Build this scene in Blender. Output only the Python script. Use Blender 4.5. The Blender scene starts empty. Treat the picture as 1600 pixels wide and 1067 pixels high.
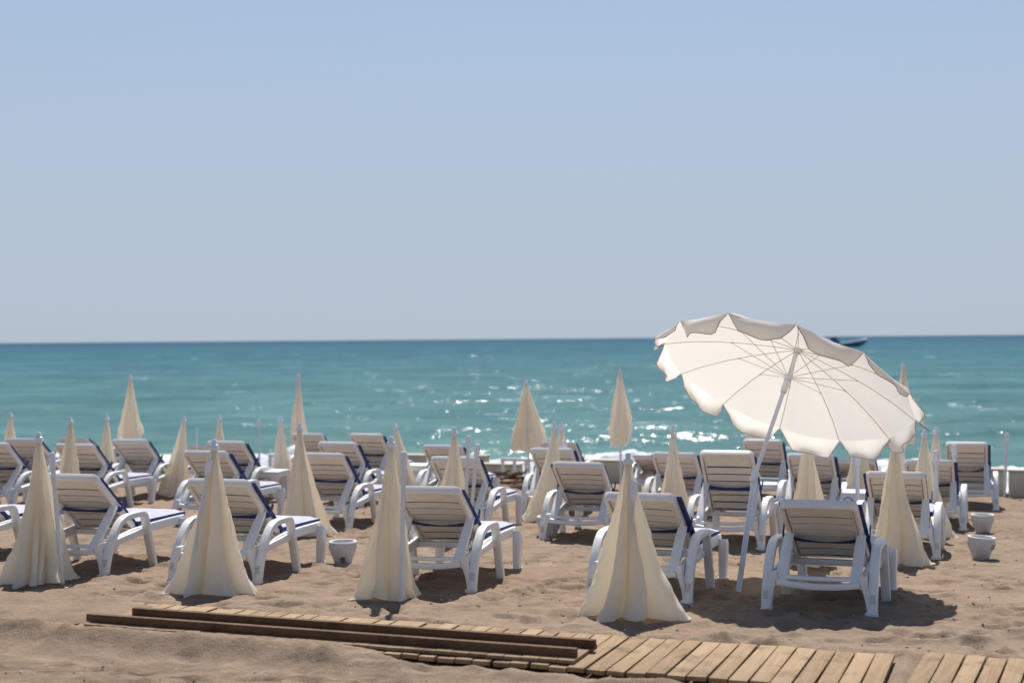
import bpy, bmesh, math, random
import numpy as np
from mathutils import Vector, Matrix, Quaternion

random.seed(7)
R = math.radians
scene = bpy.context.scene
col = scene.collection
SLOPE_A = R(20.0)
SA, CA = math.sin(SLOPE_A), math.cos(SLOPE_A)
SEA_Z = -1.4

# ------------------------------------------------------------------ helpers
def tag(o, label=None, cat=None, group=None, kind=None):
    if label: o['label'] = label
    if cat: o['category'] = cat
    if group: o['group'] = group
    if kind: o['kind'] = kind
    return o

def link(o, parent=None):
    col.objects.link(o)
    if parent: o.parent = parent
    return o

def empty(name, loc, rz=0.0):
    o = bpy.data.objects.new(name, None)
    o.location = loc
    o.rotation_euler = (0, 0, rz)
    o.empty_display_size = .2
    return link(o)

def copy_tree(o, parent=None):
    c = o.copy()
    col.objects.link(c)
    c.parent = parent
    for ch in [x for x in o.children]:
        copy_tree(ch, c)
    return c

class MB:
    """collects shapes that end up as ONE mesh"""
    def __init__(self):
        self.v = []; self.f = []; self.m = []
    def add(self, vs, fs, mi=0):
        b = len(self.v)
        self.v.extend([tuple(p) for p in vs])
        for f in fs:
            self.f.append(tuple(b + i for i in f)); self.m.append(mi)
    def box(self, c, s, M=None, mi=0, bev=0.0):
        x, y, z = s[0] / 2, s[1] / 2, s[2] / 2
        if bev <= 0:
            vs = [(sx * x, sy * y, sz * z) for sx in (-1, 1) for sy in (-1, 1) for sz in (-1, 1)]
            fs = [(0, 1, 3, 2), (4, 6, 7, 5), (0, 4, 5, 1), (2, 3, 7, 6), (0, 2, 6, 4), (1, 5, 7, 3)]
        else:
            bm = bmesh.new()
            bmesh.ops.create_cube(bm, size=1.0)
            for v in bm.verts: v.co = Vector((v.co.x * s[0], v.co.y * s[1], v.co.z * s[2]))
            bmesh.ops.bevel(bm, geom=bm.edges[:], offset=bev, segments=2, affect='EDGES', profile=.5)
            bm.verts.index_update()
            vs = [v.co.copy() for v in bm.verts]
            fs = [[v.index for v in f.verts] for f in bm.faces]
            bm.free()
        M = M or Matrix.Identity(4)
        C = Vector(c)
        self.add([M @ Vector(p) + C for p in vs], fs, mi)
    def sweep(self, path, prof, up=(0, 1, 0), scale=None, mi=0, cap=True):
        """prof: list of (a,b) offsets: a along 'side', b along 'up'"""
        P = [Vector(p) for p in path]; n = len(P); k = len(prof)
        rings = []
        for i in range(n):
            t = (P[min(i + 1, n - 1)] - P[max(i - 1, 0)]).normalized()
            u = Vector(up)
            u = (u - t * u.dot(t))
            if u.length < 1e-6: u = t.orthogonal()
            u.normalize()
            s = u.cross(t).normalized()
            sc = scale[i] if scale else (1, 1)
            if not isinstance(sc, tuple): sc = (sc, sc)
            rings.append([P[i] + s * (a * sc[0]) + u * (b * sc[1]) for a, b in prof])
        vs = [p for r in rings for p in r]
        fs = []
        for i in range(n - 1):
            for j in range(k):
                j2 = (j + 1) % k
                fs.append((i * k + j, i * k + j2, (i + 1) * k + j2, (i + 1) * k + j))
        if cap:
            fs.append(tuple(range(k - 1, -1, -1)))
            fs.append(tuple((n - 1) * k + j for j in range(k)))
        self.add(vs, fs, mi)
    def tube(self, path, r, seg=8, mi=0):
        prof = [(math.cos(2 * math.pi * i / seg), math.sin(2 * math.pi * i / seg)) for i in range(seg)]
        P = [Vector(p) for p in path]
        rad = r if isinstance(r, (list, tuple)) else [r] * len(P)
        t = (P[-1] - P[0])
        up = Vector((0, 0, 1)) if abs(t.normalized().z) < .9 else Vector((1, 0, 0))
        self.sweep(P, prof, up=up, scale=[(x, x) for x in rad], mi=mi)
    def lathe(self, prof, seg=32, M=None, mi=0):
        M = M or Matrix.Identity(4)
        vs = []; fs = []
        for r, z in prof:
            for i in range(seg):
                a = 2 * math.pi * i / seg
                vs.append(M @ Vector((r * math.cos(a), r * math.sin(a), z)))
        for i in range(len(prof) - 1):
            for j in range(seg):
                j2 = (j + 1) % seg
                fs.append((i * seg + j, i * seg + j2, (i + 1) * seg + j2, (i + 1) * seg + j))
        self.add(vs, fs, mi)
    def mesh(self, name, mats, smooth=35):
        me = bpy.data.meshes.new(name)
        me.from_pydata(self.v, [], self.f)
        for m in (mats if isinstance(mats, (list, tuple)) else [mats]): me.materials.append(m)
        me.polygons.foreach_set('material_index', self.m)
        bm = bmesh.new(); bm.from_mesh(me)
        bmesh.ops.recalc_face_normals(bm, faces=bm.faces[:])
        bm.to_mesh(me); bm.free()
        if smooth:
            me.polygons.foreach_set('use_smooth', [True] * len(me.polygons))
            me.set_sharp_from_angle(angle=R(smooth))
        me.update()
        return me
    def build(self, name, mats, parent=None, smooth=35):
        return link(bpy.data.objects.new(name, self.mesh(name, mats, smooth)), parent)

def rrect(w, h, r, n=3):
    """rounded rectangle profile"""
    pts = []
    for cx, cy, a0 in ((w/2-r, h/2-r, 0), (-w/2+r, h/2-r, 90), (-w/2+r, -h/2+r, 180), (w/2-r, -h/2+r, 270)):
        for i in range(n):
            a = R(a0 + 90 * i / (n - 1))
            pts.append((cx + r * math.cos(a), cy + r * math.sin(a)))
    return pts

def spline(pts, n=6):
    P = [Vector(p) for p in pts]
    out = []
    for i in range(len(P) - 1):
        p0 = P[max(i-1, 0)]; p1 = P[i]; p2 = P[i+1]; p3 = P[min(i+2, len(P)-1)]
        for j in range(n):
            t = j / n
            out.append(.5 * ((2*p1) + (p2-p0)*t + (2*p0-5*p1+4*p2-p3)*t*t + (3*p1-p0-3*p2+p3)*t*t*t))
    out.append(P[-1])
    return out

# ------------------------------------------------------------------ value noise
_rng = np.random.RandomState(11)
_TAB = _rng.rand(256, 256)
def vnoise(x, y):
    xi = np.floor(x).astype(np.int64); yi = np.floor(y).astype(np.int64)
    fx = x - xi; fy = y - yi
    fx = fx*fx*fx*(fx*(fx*6-15)+10); fy = fy*fy*fy*(fy*(fy*6-15)+10)
    a = _TAB[xi & 255, yi & 255]; b = _TAB[(xi+1) & 255, yi & 255]
    c = _TAB[xi & 255, (yi+1) & 255]; d = _TAB[(xi+1) & 255, (yi+1) & 255]
    return ((a*(1-fx)+b*fx)*(1-fy) + (c*(1-fx)+d*fx)*fy) * 2 - 1

def sstep(a, b, x):
    t = np.clip((x - a) / (b - a), 0, 1)
    return t*t*(3-2*t)

# ------------------------------------------------------------------ ground shape
def base_z(x, y):
    x = np.asarray(x, float); y = np.asarray(y, float)
    S = x*SA + y*CA
    z = -.04*np.maximum(0, np.minimum(S, 21.4)-8.9)
    z = z - .11*np.maximum(0, S-21.4)
    return np.maximum(z, -4.0)

def gz(x, y):
    return float(base_z(x, y))

def on_ground(x, y, dz=0.0):
    return (x, y, gz(x, y) + dz)

def st(S, T):
    return (S*SA + T*CA, S*CA - T*SA)

# ------------------------------------------------------------------ materials
def new_mat(name):
    m = bpy.data.materials.new(name); m.use_nodes = True
    nt = m.node_tree
    for n in list(nt.nodes): nt.nodes.remove(n)
    out = nt.nodes.new('ShaderNodeOutputMaterial')
    return m, nt, out

def N(nt, t, **kw):
    n = nt.nodes.new(t)
    for k, v in kw.items():
        if k in n.inputs.keys(): n.inputs[k].default_value = v
        else: setattr(n, k, v)
    return n

def ramp(nt, fac, stops):
    n = nt.nodes.new('ShaderNodeValToRGB')
    cr = n.color_ramp
    while len(cr.elements) < len(stops): cr.elements.new(.5)
    for e, (p, c) in zip(cr.elements, stops):
        e.position = p; e.color = (*c, 1)
    nt.links.new(fac, n.inputs[0])
    return n

def simple_mat(name, c1, c2, scale=6.0, rough=.5, bump=.0, bscale=40.0, spec=.5, stretch=(1, 1, 1), coords='Object', trans=0.0, tcol=None, detail=4):
    m, nt, out = new_mat(name)
    L = nt.links.new
    tc = N(nt, 'ShaderNodeTexCoord')
    mp = N(nt, 'ShaderNodeMapping'); mp.inputs['Scale'].default_value = stretch
    L(tc.outputs[coords], mp.inputs['Vector'])
    no = N(nt, 'ShaderNodeTexNoise', Scale=scale, Detail=detail, Roughness=.6)
    L(mp.outputs[0], no.inputs['Vector'])
    cr = ramp(nt, no.outputs['Fac'], [(.3, c1), (.7, c2)])
    p = N(nt, 'ShaderNodeBsdfPrincipled')
    L(cr.outputs[0], p.inputs['Base Color'])
    p.inputs['Roughness'].default_value = rough
    p.inputs['Specular IOR Level'].default_value = spec
    bn = None
    if bump > 0:
        nb = N(nt, 'ShaderNodeTexNoise', Scale=bscale, Detail=3)
        L(mp.outputs[0], nb.inputs['Vector'])
        bn = N(nt, 'ShaderNodeBump', Strength=bump, Distance=.01)
        L(nb.outputs['Fac'], bn.inputs['Height'])
        L(bn.outputs[0], p.inputs['Normal'])
    if trans > 0:
        t = N(nt, 'ShaderNodeBsdfTranslucent')
        if tcol: t.inputs['Color'].default_value = (*tcol, 1)
        else: L(cr.outputs[0], t.inputs['Color'])
        if bn: L(bn.outputs[0], t.inputs['Normal'])
        mx = N(nt, 'ShaderNodeMixShader'); mx.inputs[0].default_value = trans
        L(p.outputs[0], mx.inputs[1]); L(t.outputs[0], mx.inputs[2])
        L(mx.outputs[0], out.inputs['Surface'])
    else:
        L(p.outputs[0], out.inputs['Surface'])
    return m

M = {}
M['plastic'] = simple_mat('white_plastic', (.74, .735, .72), (.82, .815, .80), 7, .38, .05, 30, .45)
M['plastic_dirty'] = simple_mat('grey_imprint', (.45, .45, .46), (.6, .6, .6), 60, .6)
M['slat'] = simple_mat('bounce_tinted_white_plastic', (.80, .735, .665), (.87, .81, .745), 9, .5, .08, 60, .35)  # white backrest plastic, warm bounce off the sand mixed into its colour
M['cushion'] = simple_mat('pale_cushion_cloth', (.44, .43, .53), (.54, .53, .62), 10, .9, .25, 140, .1)
M['navy'] = simple_mat('navy_cloth', (.026, .042, .14), (.05, .075, .21), 12, .8, .3, 160, .2)
M['metal'] = simple_mat('white_painted_tube', (.66, .67, .70), (.78, .78, .80), 9, .35, .03, 60, .5)
M['cap'] = simple_mat('white_plastic_cap', (.72, .72, .76), (.8, .8, .84), 20, .4)
M['wire'] = simple_mat('rib_steel', (.62, .56, .45), (.72, .65, .53), 30, .4, 0, 40, .5)
M['piping'] = simple_mat('tan_piping', (.46, .33, .25), (.56, .42, .33), 30, .8)
M['cloth'] = simple_mat('cream_parasol_cloth', (.87, .83, .735), (.92, .89, .815), 3.0, .85, .35, 22, .15, (1.5, 1.5, .5), 'Object', .5, (.95, .87, .72))
M['canopy'] = simple_mat('off_white_canopy_cloth', (.83, .81, .76), (.89, .875, .83), 2.2, .85, .15, 10, .15, (1, 1, 1), 'Object', .36, (.90, .87, .80))
M['valance'] = simple_mat('thin_valance_cloth', (.84, .81, .75), (.89, .87, .81), 2.2, .85, .2, 14, .1, (1, 1, 1), 'Object', .48, (.95, .90, .82))
M['wall'] = simple_mat('cream_wall_paint', (.46, .43, .34), (.58, .55, .45), 3, .85, .35, 25, .2)
M['drift'] = simple_mat('dry_driftwood', (.10, .06, .035), (.2, .13, .08), 9, .9, .5, 40, .1)
M['hull'] = simple_mat('dark_teal_hull', (.06, .14, .17), (.075, .165, .19), 1, .3)
M['boat_blue'] = simple_mat('blue_boat_deck', (.04, .10, .26), (.06, .14, .34), 1, .4)
M['boat_white'] = simple_mat('white_boat_trim', (.6, .62, .66), (.7, .72, .74), 1, .4)
M['dark'] = simple_mat('dark_fabric', (.012, .014, .02), (.03, .03, .04), 2, .7)
M['bag'] = simple_mat('blue_bag', (.03, .07, .3), (.06, .13, .45), 12, .5, .3, 30)

def wood_mat(name, c1, c2, c3):
    m, nt, out = new_mat(name); L = nt.links.new
    tc = N(nt, 'ShaderNodeTexCoord')
    at = N(nt, 'ShaderNodeAttribute', attribute_name='shade')
    mp = N(nt, 'ShaderNodeMapping'); mp.inputs['Scale'].default_value = (2.0, 30, 30)
    L(tc.outputs['Object'], mp.inputs['Vector'])
    no = N(nt, 'ShaderNodeTexNoise', Scale=1.6, Detail=6, Roughness=.65, Distortion=.4)
    L(mp.outputs[0], no.inputs['Vector'])
    n2 = N(nt, 'ShaderNodeTexNoise', Scale=3.2, Detail=5, Roughness=.7)
    L(tc.outputs['Object'], n2.inputs['Vector'])
    ad = N(nt, 'ShaderNodeMath', operation='ADD'); L(no.outputs['Fac'], ad.inputs[0]); L(at.outputs['Fac'], ad.inputs[1])
    cr = ramp(nt, ad.outputs[0], [(.2, c1), (.55, c2), (.95, c3)])
    st_ = ramp(nt, n2.outputs['Fac'], [(.32, (.34, .31, .29)), (.47, (1, 1, 1))])
    mx = N(nt, 'ShaderNodeMix', data_type='RGBA', blend_type='MULTIPLY'); mx.inputs[0].default_value = .75
    L(cr.outputs[0], mx.inputs[6]); L(st_.outputs[0], mx.inputs[7])
    p = N(nt, 'ShaderNodeBsdfPrincipled', Roughness=.8)
    p.inputs['Specular IOR Level'].default_value = .2
    L(mx.outputs[2], p.inputs['Base Color'])
    bn = N(nt, 'ShaderNodeBump', Strength=.4, Distance=.004); L(no.outputs['Fac'], bn.inputs['Height']); L(bn.outputs[0], p.inputs['Normal'])
    L(p.outputs[0], out.inputs['Surface'])
    return m
M['plank'] = wood_mat('weathered_pine_planks', (.215, .14, .078), (.325, .223, .13), (.42, .30, .185))
M['plank_dark'] = wood_mat('dark_brown_planks', (.17, .105, .06), (.27, .18, .11), (.36, .25, .16))  # darker brown plank colour, used on the upturned panel
M['joist'] = wood_mat('dark_timber_joist', (.085, .048, .026), (.14, .083, .047), (.23, .14, .082))

def sand_mat():
    m, nt, out = new_mat('beach_sand'); L = nt.links.new
    tc = N(nt, 'ShaderNodeTexCoord')
    P = tc.outputs['Object']
    big = N(nt, 'ShaderNodeTexNoise', Scale=.55, Detail=5, Roughness=.6); L(P, big.inputs['Vector'])
    mid = N(nt, 'ShaderNodeTexNoise', Scale=5.5, Detail=6, Roughness=.7); L(P, mid.inputs['Vector'])
    fin = N(nt, 'ShaderNodeTexNoise', Scale=95, Detail=4, Roughness=.75); L(P, fin.inputs['Vector'])
    c1 = ramp(nt, mid.outputs['Fac'], [(.25, (.215, .155, .110)), (.5, (.296, .219, .158)), (.75, (.365, .278, .207))])
    c2 = ramp(nt, big.outputs['Fac'], [(.3, (.84, .82, .80)), (.7, (1.05, 1.05, 1.05))])
    mx = N(nt, 'ShaderNodeMix', data_type='RGBA', blend_type='MULTIPLY'); mx.inputs[0].default_value = 1
    L(c1.outputs[0], mx.inputs[6]); L(c2.outputs[0], mx.inputs[7])
    c3 = ramp(nt, fin.outputs['Fac'], [(.3, (.66, .64, .62)), (.55, (1.03, 1.03, 1.03)), (.75, (1.12, 1.1, 1.08))])
    m2 = N(nt, 'ShaderNodeMix', data_type='RGBA', blend_type='MULTIPLY'); m2.inputs[0].default_value = .8
    L(mx.outputs[2], m2.inputs[6]); L(c3.outputs[0], m2.inputs[7])
    # dark damp / tar-brown scraps of debris in the sand
    mp = N(nt, 'ShaderNodeMapping'); mp.inputs['Scale'].default_value = (1.0, 2.2, 1)
    L(P, mp.inputs['Vector'])
    deb = N(nt, 'ShaderNodeTexNoise', Scale=1.7, Detail=8, Roughness=.78); L(mp.outputs[0], deb.inputs['Vector'])
    c4 = ramp(nt, deb.outputs['Fac'], [(.625, (1, 1, 1)), (.70, (.42, .36, .31))])
    m3 = N(nt, 'ShaderNodeMix', data_type='RGBA', blend_type='MULTIPLY'); m3.inputs[0].default_value = 1
    L(m2.outputs[2], m3.inputs[6]); L(c4.outputs[0], m3.inputs[7])
    # damp brown streaks churned up along the service path beside the boardwalk
    dirt = N(nt, 'ShaderNodeAttribute', attribute_name='dirt')
    mp2 = N(nt, 'ShaderNodeMapping'); mp2.inputs['Scale'].default_value = (1.0, 3.2, 1); L(P, mp2.inputs['Vector'])
    dn = N(nt, 'ShaderNodeTexNoise', Scale=3.4, Detail=8, Roughness=.75); L(mp2.outputs[0], dn.inputs['Vector'])
    dm = N(nt, 'ShaderNodeMath', operation='MULTIPLY'); L(dirt.outputs['Fac'], dm.inputs[0])
    dr = ramp(nt, dn.outputs['Fac'], [(.46, (0, 0, 0)), (.64, (1, 1, 1))]); L(dr.outputs[0], dm.inputs[1])
    m4 = N(nt, 'ShaderNodeMix', data_type='RGBA'); L(dm.outputs[0], m4.inputs[0]); L(m3.outputs[2], m4.inputs[6])
    m4.inputs[7].default_value = (.085, .055, .038, 1)
    p = N(nt, 'ShaderNodeBsdfPrincipled', Roughness=.95)
    p.inputs['Specular IOR Level'].default_value = .12
    L(m4.outputs[2], p.inputs['Base Color'])
    b1 = N(nt, 'ShaderNodeBump', Strength=.8, Distance=.016)
    n3 = N(nt, 'ShaderNodeTexNoise', Scale=28, Detail=6, Roughness=.7); L(P, n3.inputs['Vector'])
    L(n3.outputs['Fac'], b1.inputs['Height'])
    b2 = N(nt, 'ShaderNodeBump', Strength=.7, Distance=.004); L(fin.outputs['Fac'], b2.inputs['Height']); L(b1.outputs[0], b2.inputs['Normal'])
    L(b2.outputs[0], p.inputs['Normal'])
    L(p.outputs[0], out.inputs['Surface'])
    return m
M['sand'] = sand_mat()

def sea_mat():
    m, nt, out = new_mat('sea_water'); L = nt.links.new
    ge = N(nt, 'ShaderNodeNewGeometry')
    sep = N(nt, 'ShaderNodeSeparateXYZ'); L(ge.outputs['Position'], sep.inputs[0])
    # depth of the water grows away from the shore
    lg = N(nt, 'ShaderNodeMath', operation='LOGARITHM'); lg.inputs[1].default_value = 10
    mxx = N(nt, 'ShaderNodeMath', operation='MAXIMUM'); mxx.inputs[1].default_value = 1
    L(sep.outputs['Y'], mxx.inputs[0]); L(mxx.outputs[0], lg.inputs[0])
    mr = N(nt, 'ShaderNodeMapRange'); mr.inputs['From Min'].default_value = 1.45; mr.inputs['From Max'].default_value = 3.3
    L(lg.outputs[0], mr.inputs['Value'])
    mpl = N(nt, 'ShaderNodeMapping'); mpl.inputs['Rotation'].default_value = (0, 0, R(12)); mpl.inputs['Scale'].default_value = (.02, .12, 1)
    L(ge.outputs['Position'], mpl.inputs['Vector'])
    nv = N(nt, 'ShaderNodeTexNoise', Scale=1.0, Detail=5, Roughness=.6); L(mpl.outputs[0], nv.inputs['Vector'])
    a1 = N(nt, 'ShaderNodeMath', operation='MULTIPLY_ADD'); a1.inputs[1].default_value = .46; a1.inputs[2].default_value = -.23
    L(nv.outputs['Fac'], a1.inputs[0])
    a2 = N(nt, 'ShaderNodeMath', operation='ADD'); L(a1.outputs[0], a2.inputs[0]); L(mr.outputs[0], a2.inputs[1])
    cr = ramp(nt, a2.outputs[0], SEA_STOPS)
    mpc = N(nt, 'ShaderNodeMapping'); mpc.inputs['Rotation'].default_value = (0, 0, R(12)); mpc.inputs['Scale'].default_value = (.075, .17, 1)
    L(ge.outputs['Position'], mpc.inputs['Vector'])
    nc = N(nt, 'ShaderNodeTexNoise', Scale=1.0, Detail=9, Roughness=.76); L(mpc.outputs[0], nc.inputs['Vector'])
    cc = ramp(nt, nc.outputs['Fac'], [(.32, (.66, .72, .77)), (.5, (1, 1, 1)), (.68, (1.55, 1.42, 1.32))])  # noise painting light crests and dark troughs of the waves into the colour
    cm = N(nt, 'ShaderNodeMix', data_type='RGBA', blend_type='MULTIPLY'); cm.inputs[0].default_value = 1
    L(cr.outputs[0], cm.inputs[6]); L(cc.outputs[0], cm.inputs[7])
    # bump at three sizes, stretched along the crests
    def wav(sc, det, stx, dist, strength, prev):
        mp = N(nt, 'ShaderNodeMapping'); mp.inputs['Rotation'].default_value = (0, 0, R(14)); mp.inputs['Scale'].default_value = (stx, 1, 1)
        L(ge.outputs['Position'], mp.inputs['Vector'])
        n = N(nt, 'ShaderNodeTexNoise', Scale=sc, Detail=det, Roughness=.6); L(mp.outputs[0], n.inputs['Vector'])
        b = N(nt, 'ShaderNodeBump', Strength=strength, Distance=dist); L(n.outputs['Fac'], b.inputs['Height'])
        if prev: L(prev.outputs[0], b.inputs['Normal'])
        return b
    b = wav(.35, 3, .6, .60, .85, None)
    b = wav(1.4, 3, .95, .108, .85, b)
    b = wav(5.0, 2, 1.0, .046, .9, b)
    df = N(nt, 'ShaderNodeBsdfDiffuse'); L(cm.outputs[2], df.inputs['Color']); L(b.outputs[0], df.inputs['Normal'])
    gl = N(nt, 'ShaderNodeBsdfGlossy', Roughness=.11); L(b.outputs[0], gl.inputs['Normal'])
    gl.inputs['Color'].default_value = (.5, .5, .5, 1)
    fr = N(nt, 'ShaderNodeFresnel'); fr.inputs['IOR'].default_value = 1.33; L(b.outputs[0], fr.inputs['Normal'])
    # waves hide one another at grazing angles, so a rough sea never turns into a full mirror
    fmn = N(nt, 'ShaderNodeMath', operation='MINIMUM'); fmn.inputs[1].default_value = .27; L(fr.outputs[0], fmn.inputs[0])
    p = N(nt, 'ShaderNodeMixShader'); L(fmn.outputs[0], p.inputs[0]); L(df.outputs[0], p.inputs[1]); L(gl.outputs[0], p.inputs[2])
    # foam: a per-vertex amount broken up by noise
    fa = N(nt, 'ShaderNodeAttribute', attribute_name='foam')
    nf = N(nt, 'ShaderNodeTexNoise', Scale=2.4, Detail=8, Roughness=.75); L(ge.outputs['Position'], nf.inputs['Vector'])
    s1 = N(nt, 'ShaderNodeMath', operation='ADD'); L(fa.outputs['Fac'], s1.inputs[0]); L(nf.outputs['Fac'], s1.inputs[1])
    # scattered little whitecaps farther out
    mpw = N(nt, 'ShaderNodeMapping'); mpw.inputs['Rotation'].default_value = (0, 0, R(12)); mpw.inputs['Scale'].default_value = (.16, .55, 1)
    L(ge.outputs['Position'], mpw.inputs['Vector'])
    nw = N(nt, 'ShaderNodeTexNoise', Scale=.55, Detail=7, Roughness=.7); L(mpw.outputs[0], nw.inputs['Vector'])
    w1 = N(nt, 'ShaderNodeMapRange'); w1.inputs['From Min'].default_value = .645; w1.inputs['From Max'].default_value = .72
    L(nw.outputs['Fac'], w1.inputs['Value'])
    f1 = N(nt, 'ShaderNodeMapRange'); f1.inputs['From Min'].default_value = .92; f1.inputs['From Max'].default_value = 1.12
    L(s1.outputs[0], f1.inputs['Value'])
    fm = N(nt, 'ShaderNodeMath', operation='MAXIMUM'); L(w1.outputs[0], fm.inputs[0]); L(f1.outputs[0], fm.inputs[1])
    foam = N(nt, 'ShaderNodeBsdfPrincipled', Roughness=.9); foam.inputs['Base Color'].default_value = (.80, .83, .84, 1)
    fb = N(nt, 'ShaderNodeBump', Strength=.8, Distance=.12); L(nf.outputs['Fac'], fb.inputs['Height']); L(fb.outputs[0], foam.inputs['Normal'])
    mx = N(nt, 'ShaderNodeMixShader'); L(fm.outputs[0], mx.inputs[0]); L(p.outputs[0], mx.inputs[1]); L(foam.outputs[0], mx.inputs[2])
    L(mx.outputs[0], out.inputs['Surface'])
    return m
SEA_STOPS = [(0.0, (.115, .225, .212)), (.28, (.076, .188, .198)), (.55, (.044, .146, .180)), (.8, (.022, .105, .160)), (1.0, (.016, .082, .14))]
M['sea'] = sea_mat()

def pot_mat():
    m, nt, out = new_mat('chipped_white_glaze'); L = nt.links.new
    tc = N(nt, 'ShaderNodeTexCoord')
    no = N(nt, 'ShaderNodeTexNoise', Scale=9, Detail=5); L(tc.outputs['Object'], no.inputs['Vector'])
    cr = ramp(nt, no.outputs['Fac'], [(.3, (.50, .49, .51)), (.6, (.62, .61, .63))])
    ns = N(nt, 'ShaderNodeTexNoise', Scale=7.5, Detail=7, Roughness=.7); L(tc.outputs['Object'], ns.inputs['Vector'])
    c2 = ramp(nt, ns.outputs['Fac'], [(.66, (1, 1, 1)), (.74, (.35, .28, .22))])
    mx = N(nt, 'ShaderNodeMix', data_type='RGBA', blend_type='MULTIPLY'); mx.inputs[0].default_value = 1
    L(cr.outputs[0], mx.inputs[6]); L(c2.outputs[0], mx.inputs[7])
    p = N(nt, 'ShaderNodeBsdfPrincipled', Roughness=.35); L(mx.outputs[2], p.inputs['Base Color'])
    L(p.outputs[0], out.inputs['Surface'])
    return m
M['pot'] = pot_mat()
M['stain'] = simple_mat('grimy_mark', (.10, .09, .09), (.22, .2, .19), 40, .8)

# ------------------------------------------------------------------ beach mesh
def axis(parts):
    out = []
    for a, b, d in parts:
        out.append(np.arange(a, b - 1e-6, d))
    out.append(np.array([parts[-1][1]]))
    return np.concatenate(out)

def grid_mesh(name, X, Y, Z, mat, attrs=None):
    ny, nx = X.shape
    v = np.stack([X.ravel(), Y.ravel(), Z.ravel()], 1)
    idx = np.arange(nx*ny).reshape(ny, nx)
    q = np.stack([idx[:-1, :-1].ravel(), idx[:-1, 1:].ravel(), idx[1:, 1:].ravel(), idx[1:, :-1].ravel()], 1)
    me = bpy.data.meshes.new(name)
    me.vertices.add(len(v)); me.vertices.foreach_set('co', v.ravel().astype(np.float32))
    me.loops.add(q.size); me.loops.foreach_set('vertex_index', q.ravel().astype(np.int32))
    me.polygons.add(len(q)); me.polygons.foreach_set('loop_start', np.arange(0, q.size, 4, dtype=np.int32))
    me.polygons.foreach_set('loop_total', np.full(len(q), 4, np.int32))
    me.polygons.foreach_set('use_smooth', np.ones(len(q), bool))
    me.materials.append(mat)
    for k, a in (attrs or {}).items():
        at = me.attributes.new(k, 'FLOAT', 'POINT'); at.data.foreach_set('value', a.ravel().astype(np.float32))
    me.update(); me.validate()
    return link(bpy.data.objects.new(name, me))

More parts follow.
